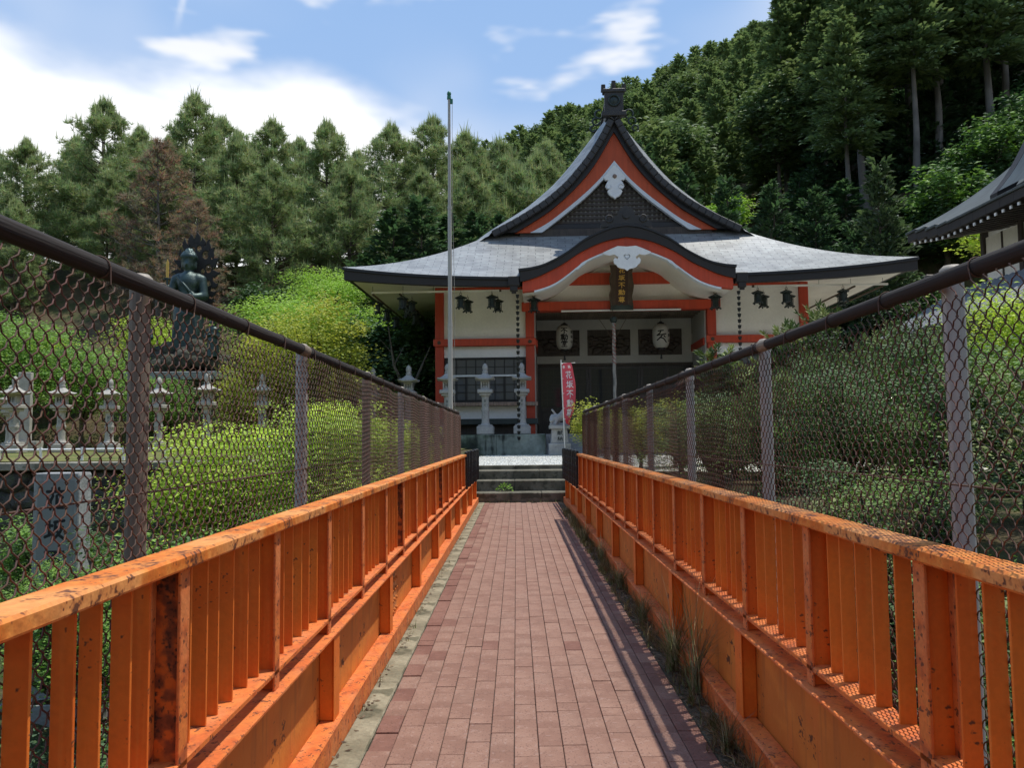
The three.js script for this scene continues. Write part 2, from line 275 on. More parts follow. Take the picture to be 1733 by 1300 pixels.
function grid(nu, nv, fn, uvfn) {  // fn(i/nu, j/nv) -> [x, y, z]
  const P = [], U = [], I = [];
  for (let j = 0; j <= nv; j++) for (let i = 0; i <= nu; i++) { const p = fn(i / nu, j / nv); P.push(...p); U.push(...(uvfn ? uvfn(p, i / nu, j / nv) : [p[0], p[2]])); }
  for (let j = 0; j < nv; j++) for (let i = 0; i < nu; i++) { const a = j * (nu + 1) + i, b = a + 1, c = a + nu + 1, d = c + 1; I.push(a, b, d, a, d, c); }
  const g = new THREE.BufferGeometry(); g.setAttribute('position', new THREE.Float32BufferAttribute(P, 3)); g.setAttribute('uv', new THREE.Float32BufferAttribute(U, 2)); g.setIndex(I); g.computeVertexNormals(); return g;
}
function curve(tab) {   // smooth interpolation of [x, y] rows
  const n = tab.length, m = tab.map((p, i) => i === 0 ? (tab[1][1] - p[1]) / (tab[1][0] - p[0]) : i === n - 1 ? (p[1] - tab[i - 1][1]) / (p[0] - tab[i - 1][0]) : (tab[i + 1][1] - tab[i - 1][1]) / (tab[i + 1][0] - tab[i - 1][0]));
  return (x) => { let i = 0; while (i < n - 2 && x > tab[i + 1][0]) i++; const [x0, y0] = tab[i], [x1, y1] = tab[i + 1], h = x1 - x0, t = Math.min(1.0, Math.max(0, (x - x0) / h)), t2 = t * t, t3 = t2 * t; return (2 * t3 - 3 * t2 + 1) * y0 + (t3 - 2 * t2 + t) * h * m[i] + (-2 * t3 + 3 * t2) * y1 + (t3 - t2) * h * m[i + 1]; };
}
// a solid band between two curves of x, from depth z0 to z1
function band(top, bot, x0, x1, n, z0, z1) { const a = [], b = []; for (let i = 0; i <= n; i++) { const x = lerp(x0, x1, i / n); a.push([x, top(x)]); b.push([x, bot(x)]); } return ext([...b, ...a.reverse()], z0, z1); }

// ---------------------------------------------------------------- things, parts, names
const taken = {};
const numbered = (name) => { const n = taken[name] = (taken[name] ?? -1) + 1; return n ? `${name}_${String(n).padStart(3, '0')}` : name; };
function tag(o, label, category, group, kind) { o.userData = { label, category }; if (group) o.userData.group = group; if (kind) o.userData.kind = kind; return o; }
function thing(name, label, category, pos = [0, 0, 0], turn = 0, group) { const o = new THREE.Group(); o.name = numbered(name); o.position.set(...pos); o.rotation.y = turn; scene.add(o); return tag(o, label, category, group); }
function part(parent, name, geo, m, label) { const o = new THREE.Mesh(Array.isArray(geo) ? join(...geo) : geo, m); o.name = name; o.castShadow = o.receiveShadow = true; parent.add(o); if (label) o.userData.label = label; return o; }
function single(name, geo, m, label, category, pos = [0, 0, 0], turn = 0, group) { const o = new THREE.Mesh(Array.isArray(geo) ? join(...geo) : geo, m); o.name = numbered(name); o.position.set(...pos); o.rotation.y = turn; o.castShadow = o.receiveShadow = true; scene.add(o); return tag(o, label, category, group); }
function struct(name, geo, m, label) { const o = new THREE.Mesh(Array.isArray(geo) ? join(...geo) : geo, m); o.name = numbered(name); o.castShadow = o.receiveShadow = true; scene.add(o); o.userData = { kind: 'structure', label, category: name.replace(/_/g, ' ') }; return o; }
function structGroup(name, label) { const o = new THREE.Group(); o.name = numbered(name); scene.add(o); o.userData = { kind: 'structure', label, category: name.replace(/_/g, ' ') }; return o; }
function copy(src, label, pos, turn = 0, group, scale) { const o = src.clone(); o.name = numbered(src.name.replace(/_\d+$/, '')); o.userData = { ...src.userData, label: label ?? src.userData.label }; if (group) o.userData.group = group; o.position.set(...pos); o.rotation.y = turn; if (scale) o.scale.setScalar(scale); scene.add(o); return o; }

// ---------------------------------------------------------------- brush-written characters, as strokes in a 100 by 100 square
const KANJI = {
  hana: 'M10 22 90 22M35 8 36 34M65 8 64 34M38 40 30 56 14 70M27 56 27 96M82 46 55 66M55 40 55 80 60 90 86 90 90 78', saka: 'M10 35 38 35M24 14 24 76M5 82 42 68M48 20 92 14M53 20 50 52 38 92M56 42 86 42 70 68 44 92M57 54 72 76 96 92',
  fu: 'M8 15 92 15M56 15 36 42 8 64M50 36 50 97M58 44 90 68', dou: 'M48 8 14 16M4 26 58 26M30 12 30 86M14 37 48 37 48 60 14 60 14 37M14 48 48 48M8 72 52 72M3 90 58 84M60 32 94 32 90 82 82 92 74 84M76 10 73 45 56 94',
  son: 'M34 3 41 14M66 3 59 14M8 18 92 18M20 28 80 28 80 62 20 62 20 28M42 18 40 44 28 50M58 18 58 44 72 46M20 53 80 53M6 73 94 73M66 63 66 93 56 97M30 78 40 89', ken: 'M8 20 52 20M30 8 30 32M10 92 10 32 50 32 50 88 42 92M22 42 26 51M38 42 34 51M18 57 44 57M18 71 44 71M31 50 31 92M56 38 97 38M75 10 72 45 54 93M75 45 82 72 98 93M85 14 91 25',
  nou: 'M28 8 12 30 30 32M40 18 14 52 42 48M28 50 28 93M14 62 8 80M40 62 46 76M56 93 56 30 94 30 94 88 86 92M75 10 74 50 60 72M75 50 90 70', kou: 'M50 3 50 16M10 18 90 18M32 26 68 26 68 40 32 40 32 26M16 95 16 50 84 50 84 88 76 94M36 62 64 62 64 80 36 80 36 62',
  ya: 'M10 12 46 12 46 50 10 50 10 12M10 31 46 31M28 12 28 86M10 66 48 66M4 90 52 83M58 12 90 12 74 30M66 30 80 40M56 45 96 45 86 58M76 45 76 88 66 95', san: 'M50 10 50 85M14 40 14 85 86 85M86 40 86 90', do2: 'M50 2 50 18M26 6 34 16M74 6 66 16M10 36 12 22 90 22 84 36M32 34 68 34 68 50 32 50 32 34M26 66 74 66M50 52 50 92M8 92 92 92',
  hou: 'M20 14 80 14M24 26 76 26M10 38 90 38M50 4 48 38 8 66M54 38 92 64M34 60 66 60M28 74 72 74M50 48 50 98', tou: 'M20 30 14 50M44 30 38 46M30 8 28 55 10 92M32 58 46 84M54 20 97 20M76 20 76 86 66 93', siddham: 'M28 14 62 10M46 10 40 30 20 46 48 42 80 36M58 40 44 62 20 82M40 62 62 70 84 98M66 50 74 60',
};
function strokes(ctx, key, x, y, s, w, color) { ctx.strokeStyle = color; ctx.lineWidth = w; ctx.lineCap = 'round'; ctx.lineJoin = 'round'; for (const run of KANJI[key].split('M').filter(Boolean)) { const q = run.trim().split(/\s+/).map(Number); ctx.beginPath(); for (let i = 0; i < q.length; i += 2) { const X = x + q[i] / 100 * s, Y = y + q[i + 1] / 100 * s; i ? ctx.lineTo(X, Y) : ctx.moveTo(X, Y); } ctx.stroke(); } }
function lettering(w, h, ground, draw) { const c = document.createElement('canvas'); c.width = w; c.height = h; const x = c.getContext('2d'); x.fillStyle = ground; x.fillRect(0, 0, w, h); draw(x); const t = new THREE.CanvasTexture(c); t.colorSpace = THREE.SRGBColorSpace; t.magFilter = THREE.LinearFilter; return t; }
function face(w, h, x, y, z) { return new THREE.PlaneGeometry(w, h).translate(x, y, z); }

// ================================================================ terrain
const XC = 0.09;                                   // the bridge's middle
function terrain(X, d) {                           // d = distance in front of the viewer (-z)
  const n = fbm3(X * 0.07 + 50, d * 0.07 + 50, 3, 3, 41) - 0.5;
  let h = -2.4 + n * 0.6;
  h = Math.max(h, lerp(-2.4, -1.5, smooth(-3, -8, X)) + n * 0.4);                       // left bank, below the bridge
  const right = lerp(-2.4, 0.70, smooth(1.9, 3.1, X)); if (X > 1.5) h = Math.max(h, right * smooth(1, 4, d) + h * (1 - smooth(1, 4, d)));
  if (d > 14.4 && (Math.abs(X - XC) > 1.5 || d > 20.2)) { const edge = smooth(15.6, 16.6, d); h = lerp(h, X < -1.5 ? 0.99 : 0.66, edge); }
  if (d < -1 && Math.abs(X - XC) < 6) h = lerp(h, -0.1, smooth(-1, -2.5, d));
  if (d > 30) {
    const left = Math.min(17, 0.99 + 0.5 * Math.max(0, d - 37)) * smooth(2, -8, X) + 0.66 * smooth(-8, 2, X);
    const dc = Math.min(d, 200 + 0.25 * X), hill = (3.6 + 0.44 * (X - 5) + 0.43 * (dc - 52) - 0.3 * (d - dc)) * smooth(50, 62, d + Math.max(0, X - 16) * 0.6);
    const back = 12 * smooth(60, 90, d);
    h = Math.max(X < -1.5 ? 0.99 : 0.66, left, hill, back) + (d > 44 ? n * 3 * smooth(44, 60, d) : 0);
  }
  if (d < -22) h = Math.max(h, (-d - 22) * 0.42 + n * 6);                      // wooded slope behind the viewer
  return h;
}
{
  const nx = 240, nz = 260, far = 620;
  const fx = (u) => { const q = u * 2 - 1; return XC + Math.sign(q) * (Math.abs(q) * 14 + Math.pow(Math.abs(q), 3.4) * 420); };
  const fd = (v) => { const q = v * 1.25 - 0.25; return q < 0 ? -14 + q * 4 * 150 : -14 + q * 74 + Math.pow(q, 4) * far; };
  const g = grid(nx, nz, (u, v) => { const X = fx(u), d = fd(v); return [X, terrain(X, d), -d]; }, (p) => [p[0], p[2]]);
  struct('ground', g, M.ground, 'earth and leaf litter of the stream banks and wooded slopes');
}

// ================================================================ brick path and kerbs on the bridge
const Z0 = 1.2, ZEND = -14.1, ZSTEP = -17.8;
{
  const deck = structGroup('brick_path', 'reddish brown paving bricks laid lengthwise along the bridge');
  part(deck, 'sand_bed', bx(XC - 0.80, -0.30, ZSTEP - 0.02, XC + 0.80, -0.012, Z0), M.sand);
  const r = rng(7), pitch = 1.6 / 14, mats = [], geos = [];
  const tints = [[0.69, 0.625, 0.60], [0.67, 0.605, 0.58], [0.71, 0.65, 0.625], [0.66, 0.585, 0.56], [0.685, 0.635, 0.615], [0.56, 0.44, 0.42], [0.52, 0.39, 0.37]];
  for (const t of tints) mats.push(mat(t, 0.85, { map: T.brick, bumpMap: T.fine, bumpScale: 0.0012 }));
  const brickGeo = (len, k) => { const g = cb(-pitch / 2 + 0.0019, -0.05, -len / 2 + 0.0014, pitch / 2 - 0.0019, 0, len / 2 - 0.0014, 0.0026); const uv = g.attributes.uv; for (let i = 0; i < uv.count; i++) uv.setXY(i, uv.getX(i) + k * 0.37, uv.getY(i) + k * 0.61); return g; };
  const FULL = 0.236, HALF = 0.118;
  for (let k = 0; k < 6; k++) geos.push([brickGeo(FULL, k), brickGeo(HALF, k + 10)]);
  const all = [];
  for (let c = 0; c < 14; c++) {
    let z = Z0 - 0.4 - r() * FULL;
    while (z > ZSTEP) {
      const half = r() < 0.11, len = half ? HALF : FULL, zc = z - len / 2; z -= len;
      if (zc - len / 2 < ZSTEP) break;
      const dark = c === 0 || c === 13 ? 0.8 : c === 1 ? 0.25 : 0.012;
      all.push({ x: XC - 0.8 + pitch * (c + 0.5), z: zc, half, m: r() < dark ? 5 + (r() < 0.5 ? 1 : 0) : Math.floor(r() * 5), g: Math.floor(r() * 6), y: (r() - 0.5) * 0.004 - (c === 0 && r() < 0.3 ? 0.006 : 0), rx: (r() - 0.5) * 0.008, rz: (r() - 0.5) * 0.014, ry: (r() - 0.5) * 0.006 });
    }
  }
  all.sort((a, b) => Math.abs(a.z + 3.4) - Math.abs(b.z + 3.4));
  const seen = all.filter((b) => b.z < -2.6).sort((a, b) => b.z - a.z), first = new Set(seen.slice(0, 300)), rest = {};
  for (const b of all) {
    const g = geos[b.g][b.half ? 1 : 0], e = new THREE.Euler(b.rx, b.ry, b.rz);
    if (first.has(b)) { const o = part(deck, 'brick', g, mats[b.m]); o.position.set(b.x, b.y, b.z); o.rotation.copy(e); }
    else (rest[b.m] ??= []).push(g.clone().applyMatrix4(new THREE.Matrix4().makeRotationFromEuler(e).setPosition(b.x, b.y, b.z)));
  }
  for (const k of Object.keys(rest)) { const o = part(deck, 'far_bricks', rest[k], mats[k]); o.userData.kind = 'stuff'; }
  // kerbs: cast strips, each length a piece
  for (const s of [-1, 1]) {
    const kerb = structGroup('concrete_kerb', s < 0 ? 'bare concrete kerb strip along the clean edge of the brick path' : 'concrete kerb strip overgrown with weeds along the brick path');
    for (let z = Z0; z > ZSTEP + 0.3; z -= 3.02) { const z1 = Math.max(z - 3.015, ZSTEP); part(kerb, 'kerb_strip', cb(XC + s * 0.803, -0.3, z1, XC + s * 0.935, s < 0 ? 0.004 : -0.004, z, 0.006), s < 0 ? M.kerb : M.kerbSoil); }
  }
  struct('bridge_deck_slab', bx(XC - 1.04, -0.62, ZSTEP - 0.02, XC + 1.04, -0.301, Z0), M.concrete, 'concrete slab of the footbridge under the bricks');
}

// ================================================================ orange girders and railings
const POSTS = []; for (let d = 2.18 - 0.84 * 3; d < 14; d += 0.84) POSTS.push(d);
for (const s of [-1, 1]) {
  const H = (h) => XC + s * h, side = s < 0 ? 'beside the bare kerb' : 'beside the weedy kerb';
  const box = (h0, y0, z0, h1, y1, z1, c) => cb(H(h0), y0, z0, H(h1), y1, z1, c);
  const gi = thing('bridge_girder', `low orange steel girder with upright stiffeners ${side}`, 'girder', [0, 0, 0], 0, 'orange girders along the bridge');
  part(gi, 'web', box(1.035, 0.10, ZSTEP + 0.02, 1.049, 0.51, Z0, 0.002), M.ochre);
  for (let z = Z0; z > ZSTEP + 0.5; z -= 3.36) { const z1 = Math.max(z - 3.352, ZSTEP + 0.02); part(gi, 'bottom_flange', box(0.938, -0.04, z1, 1.0345, 0.118, z, 0.008), M.flange); part(gi, 'top_flange', box(0.955, 0.511, z1, 1.15, 0.525, z, 0.003), M.flange); }
  const sg = box(0.968, 0.1185, -0.05, 1.0345, 0.5105, 0.05, 0.004), plate = box(0.962, 0.1185, -0.058, 0.9675, 0.5105, 0.058, 0.002);
  for (let d = 0.54; d < 17.6; d += 1.685) { const st = part(gi, 'stiffener', sg, M.paint); st.position.z = -d; part(st, 'stiffener_cover', plate, M.paint); }
  part(gi, 'outer_web', box(1.05, -0.9, ZSTEP + 0.02, 1.064, 0.10, Z0, 0.002), M.ochre);
  // bolted splice
  if (s < 0) { const sp = part(gi, 'splice_plate', box(1.022, 0.13, -6.22, 1.0345, 0.50, -5.86, 0.003), M.rusty); const bolts = []; for (let i = 0; i < 4; i++) for (let j = 0; j < 5; j++) bolts.push(new THREE.SphereGeometry(0.014, 7, 5).translate(H(1.018), 0.165 + j * 0.075, -5.90 - i * 0.093)); part(sp, 'bolt_heads', bolts, M.rusty); }

  const ra = thing('orange_railing', `rust-stained orange steel railing of flat bars ${side}`, 'railing', [0, 0, 0], 0, 'orange railings along the bridge');
  for (let k = 0, z = Z0; z > ZEND + 0.3; k++) { const z1 = Math.max(z - (k ? 3.36 : 2.52), ZEND); part(ra, 'handrail', box(0.968, 1.105, z1 + 0.0015, 1.075, 1.146, z, 0.007), M.rusty); part(ra, 'bottom_rail', box(0.985, 0.578, z1 + 0.0015, 1.075, 0.598, z, 0.003), M.flange); z = z1; }
  const post = join(box(0.985, 0.526, -0.03, 0.994, 1.1045, 0.03, 0.002), box(1.062, 0.526, -0.03, 1.070, 1.1045, 0.03, 0.002)), pweb = box(0.994, 0.526, -0.005, 1.062, 1.1045, 0.005, 0.001);
  const pk = [0, 1, 2, 3].map((k) => { const g = box(1.024, 0.5985, -0.0048, 1.073, 1.1045, 0.0048, 0.001); const uv = g.attributes.uv; for (let i = 0; i < uv.count; i++) uv.setXY(i, uv.getX(i) + k * 0.27, uv.getY(i) + k * 0.41); return g; });
  const r = rng(s + 33);
  for (let i = 0; i < POSTS.length; i++) {
    const d = POSTS[i]; const o = part(ra, 'post', post, M.flange); o.position.z = -d; part(o, 'post_web', pweb, s < 0 && [3, 8, 12].includes(i) ? M.rustDark : M.paint);
    if (i < POSTS.length - 1) for (let k = 0; k < 6; k++) { const q = part(ra, 'picket', pk[Math.floor(r() * 4)], M.paint); q.position.set((r() - 0.5) * 0.003, 0, -(d + 0.42 + (k - 2.5) * 0.123)); q.rotation.y = (r() - 0.5) * 0.05; q.rotation.z = (r() - 0.5) * 0.006; }
  }

  // ------------------------------------------------------------ chain-link fence outside the railing
  const fe = thing('chain_link_fence', `rusty chain-link fence on grey pipe posts ${s < 0 ? 'between the bridge and the stone stele' : 'between the bridge and the dark yew shrubs'}`, 'fence', [0, 0, 0], 0, 'chain-link fences along the bridge');
  const ends = [-1.2, 14.35];
  for (let d = ends[0]; d < 14.2; ) { const e = Math.min(d + 5.07, 14.38); part(fe, 'top_rail', bar([H(1.125), 1.882, -d], [H(1.125), 1.882, -e + 0.002], 0.0245, 12), M.railDark); d = e; }
  const pg = cyl(0, -0.35, 0, 0.0302, 1.915, 0.0302, 14), cg = lathe([[0.001, 0.022], [0.022, 0.018], [0.034, 0.006], [0.036, -0.012], [0.0303, -0.012]], 14, 0, 1.918, 0);
  const cl = join(cb(-0.012, 1.865, -0.06, 0.012, 1.895, -0.034, 0.003), bar([s * -0.05, 1.915, -0.05], [s * 0.035, 1.915, -0.05], 0.006, 6), bar([s * -0.05, 1.915, -0.05], [s * -0.05, 1.86, -0.05], 0.006, 6));
  for (let k = -1; k < 9; k++) { const d = k < 7 ? 2.31 + 1.765 * k : 14.36; if (k === 7) continue; const p = part(fe, 'post', pg, s < 0 && k % 2 === 0 ? M.galvRust : M.galv); p.position.set(H(1.186), 0, -d); part(p, 'post_cap', cg, M.cap); part(p, 'clamp', cl, M.galvRust); }
  // the netting: one zigzag wire, repeated
  const px = 0.0253, py = 0.0535, n = 32, y0 = 0.10, pts = [];
  for (let i = 0; i <= n * 2; i++) { const a = i % 2 ? 1 : 0, y = y0 + i * py / 2, xx = a ? px + 0.0013 : -0.0013; const dz = a ? 0.0026 : -0.0026; const q = a ? 0.0008 : -0.0008; pts.push([xx - q, y - 0.0013, dz * 0.5], [xx, y, 0], [xx - q, y + 0.0013, -dz * 0.5]); if (i < n * 2) pts.push([px / 2, y + py / 4 - (a ? 0.0022 : 0), (a ? 1 : -1) * 0.004]); }
  const P = [], I = [], R = 0.0022, NS = 4;
  pts.forEach((p, i) => { const a = pts[Math.max(0, i - 1)], b = pts[Math.min(pts.length - 1, i + 1)], t = new THREE.Vector3(b[0] - a[0], b[1] - a[1], b[2] - a[2]).normalize(), nn = new THREE.Vector3(0, 0, 1), bb = new THREE.Vector3().crossVectors(t, nn).normalize(); for (let k = 0; k < NS; k++) { const an = k / NS * Math.PI * 2, c = Math.cos(an) * R, sn = Math.sin(an) * R; P.push(p[2] + nn.z * c + bb.z * sn, p[1] + bb.y * sn + nn.y * c, p[0] + bb.x * sn + nn.x * c); } });
  for (let i = 0; i < pts.length - 1; i++) for (let k = 0; k < NS; k++) { const a = i * NS + k, b = i * NS + (k + 1) % NS, c = a + NS, d = b + NS; I.push(a, c, b, b, c, d); }
  const wg = new THREE.BufferGeometry(); wg.setAttribute('position', new THREE.Float32BufferAttribute(P, 3)); wg.setIndex(I); wg.computeVertexNormals();
  const count = Math.floor((14.33 - ends[0]) / px), net = new THREE.InstancedMesh(wg, M.wire, count), mm = new THREE.Matrix4();
  for (let i = 0; i < count; i++) { const d = ends[0] + i * px, sag = 0.006 * Math.sin(d * 3.7 + s) + 0.005 * Math.sin(d * 8.3); const lx = 0.009 * Math.sin(d * 1.9 + s) + 0.005 * Math.sin(d * 5.3) + 0.0012 * (r() - 0.5); mm.makeRotationX((r() - 0.5) * 0.0035 + 0.004 * Math.sin(d * 2.7)).setPosition(H(1.092) + lx - s * 0.004, sag + (i % 2) * py / 2 + 0.002 * (r() - 0.5), -d); net.setMatrixAt(i, mm); net.setColorAt(i, L(0.8 + 0.4 * r(), 0.8 + 0.35 * r(), 0.8 + 0.3 * r())); }
  net.name = 'wire_netting'; net.userData.kind = 'stuff'; net.castShadow = net.receiveShadow = true; fe.add(net);
  const tie = join(strip(new THREE.TorusGeometry(0.0275, 0.0022, 5, 14)), bar([-s * 0.028, 0.0, 0], [-s * 0.030, -0.045, 0.012], 0.0022, 4));
  for (let d = ends[0] + 0.2; d < 14.3; d += 0.42 + 0.16 * r()) { const t = part(fe, 'wire_tie', tie, M.wire); t.position.set(H(1.125), 1.882, -d); t.rotation.set((r() - 0.5) * 0.3, (r() - 0.5) * 0.5, 0); }
  for (const d of [3.87, 8.94]) part(fe, 'rail_sleeve', bar([H(1.125), 1.882, -d + 0.06], [H(1.125), 1.882, -d - 0.06], 0.028, 12), M.galvRust);
  part(fe, 'tension_wire', bar([H(1.1), 1.31, -ends[0]], [H(1.1), 1.30, -14.35], 0.0028, 5), M.wire);
  part(fe, 'tension_wire', bar([H(1.1), 0.62, -ends[0]], [H(1.1), 0.62, -14.35], 0.0028, 5), M.wire);

  // ------------------------------------------------------------ black bamboo screen between railing end and steps
  const bs = thing('black_bamboo_screen', `short screen of black bamboo poles at the bridge end ${s < 0 ? 'under the flagpole' : 'below the red banner'}`, 'screen', [H(0.985), 0, ZEND - 0.1], 0, 'bamboo screens at the bridge end');
  const bp = []; { const prof = []; for (let k = 0; k <= 5; k++) { const y = 0.53 + k * 0.128; prof.push([0.030, y + 0.006], [0.0355, y + 0.0], [0.031, y + 0.012]); } prof.sort((a, b) => a[1] - b[1]); bp.push(lathe([[0.001, 0.527], ...prof, [0.031, 1.185], [0.022, 1.19], [0.001, 1.19]], 10)); }
  for (let k = 0; k < 9; k++) { const o = part(bs, 'bamboo_pole', bp[0], M.blackBamboo); o.position.set(-s * k * 0.006, (k % 2) * 0.012, -0.08 - k * 0.40); o.rotation.y = k; }
  for (const y of [0.66, 0.86, 1.06]) part(bs, 'cross_pole', bar([s * 0.045, y, 0], [s * 0.02, y, -3.45], 0.018, 8), M.blackBamboo);
}

// ================================================================ steps, gravel court, banks
{
  const st = structGroup('stone_steps', 'broad low concrete steps from the bridge up to the gravel court');
  const S = [[0.21, 0], [0.445, 0.62], [0.645, 1.3], [0.742, 2.05]];
  S.forEach(([y, dz], k) => {
    const z1 = k < 3 ? -17.8 - S[k + 1][1] - 0.02 : -17.8 - dz - 0.28, yb = k ? S[k - 1][0] - 0.06 : -0.4;
    for (const [x0, x1] of k % 2 ? [[-1.35, -0.05], [-0.046, 1.55]] : [[-1.35, 0.55], [0.554, 1.55]]) part(st, 'step', cb(x0, yb, z1, x1, y, -17.8 - dz, 0.012), M.steps);
  });
  part(st, 'step_fill', bx(-1.34, -0.6, -20.2, 1.54, 0.14, -17.83), M.concrete);
  const q = new THREE.Shape([[-1.8, 20.0], [1.75, 20.0], [1.75, 16.4], [16, 12], [22, 30], [22, 46], [-9, 46], [-7, 33], [-4.6, 20.5]].map((p) => new THREE.Vector2(...p)));
  const g = new THREE.ShapeGeometry(q); g.rotateX(-Math.PI / 2); g.translate(0, 0.728, 0); boxUV(g);
  struct('gravel_court', boxUV(g), M.gravel, 'white gravel court in front of the temple hall');
  // loose stones of the gravel
  const r = rng(5), N = 9000, pg = new THREE.IcosahedronGeometry(0.5, 0), im = new THREE.InstancedMesh(pg, mat([0.72, 0.71, 0.67], 0.9), N), m = new THREE.Matrix4(), e = new THREE.Euler(), qn = new THREE.Quaternion();
  for (let i = 0; i < N; i++) { const z = -20.12 - 10.6 * Math.pow(r(), 1.4), x = -1.7 + 5.4 * r(), k = 0.022 + 0.03 * r(); e.set(r() * 6, r() * 6, r() * 6); qn.setFromEuler(e); m.compose(new THREE.Vector3(x, 0.731, z), qn, new THREE.Vector3(k, k * 0.7, k * 1.2)); im.setMatrixAt(i, m); const t = 0.65 + 0.5 * r(); im.setColorAt(i, L(t, t, t * 0.97)); }
  im.name = 'gravel_stones'; im.castShadow = im.receiveShadow = true; tag(im, 'loose white gravel stones before the temple', 'gravel', null, 'stuff'); scene.add(im);
  // retaining wall of the raised garden on the left, in stones
  const wl = thing('stone_retaining_wall', 'dark rough stone retaining wall under the lantern garden', 'wall', [0, 0, 0]);
  const sg = [0, 1, 2, 3, 4].map((k) => { const g = new THREE.DodecahedronGeometry(0.5, 1), p = g.attributes.position; for (let i = 0; i < p.count; i++) { const n = 0.8 + 0.35 * fbm3(p.getX(i) * 1.7 + k * 7, p.getY(i) * 1.7, p.getZ(i) * 1.7, 2, 9); p.setXYZ(i, p.getX(i) * n, p.getY(i) * n, p.getZ(i) * n); } g.computeVertexNormals(); return boxUV(g); });
  for (let x = -1.6, i = 0; x > -20; x -= 0.62) for (let y = -1.9, j = 0; y < 0.75; y += 0.42, j++, i++) { const o = part(wl, 'wall_stone', sg[i % 5], M.rock); o.position.set(x - (j % 2) * 0.3 + (r() - 0.5) * 0.1, y, -15.9 - 0.1 * j + (r() - 0.5) * 0.08); o.scale.set(0.74 + 0.2 * r(), 0.5 + 0.12 * r(), 0.5); o.rotation.set(r() * 6, r() * 0.6, r() * 0.4); if (i > 280) break; }
  part(wl, 'coping', cb(-22, 0.86, -16.75, -1.75, 1.02, -16.2, 0.015), M.concrete);
  const lawn = grid(60, 40, (u, v) => { const x = lerp(-1.9, -34, u), d = lerp(16.7, 37.5, v); return [x, 1.03 + 0.05 * (fbm3(x * 0.5, d * 0.5, 1, 3, 8) - 0.5), -d]; }, (p) => [p[0], p[2]]);
  const lt = dtex(512, 512, (u, v) => { const a = fbm(u, v, 6, 5, 1401), b = fbm(u, v, 70, 3, 1411); return mix3([0.50, 0.48, 0.28], [0.37, 0.41, 0.18], smooth(0.35, 0.65, a)).map((x) => x * (0.75 + 0.5 * b)); }, true, 5); const lm = mat(W1, 1, { map: lt, bumpMap: T.bump, bumpScale: 0.05 }); struct('lawn', lawn, lm, 'dry yellowish lawn of the lantern garden');
  // low white edging rail on the terrace edge
  const ed = thing('edging_rail', 'low white edging rail on the brink of the lantern garden', 'rail', [0, 0, 0]);
  for (let x = -4; x > -18; x -= 0.9) part(ed, 'rail_post', cyl(x, 1.02, -17.3, 0.03, 1.32, 0.03, 8), M.white);
  part(ed, 'rail_bar', bar([-4, 1.27, -17.3], [-18, 1.27, -17.3], 0.022, 8), M.white);
}

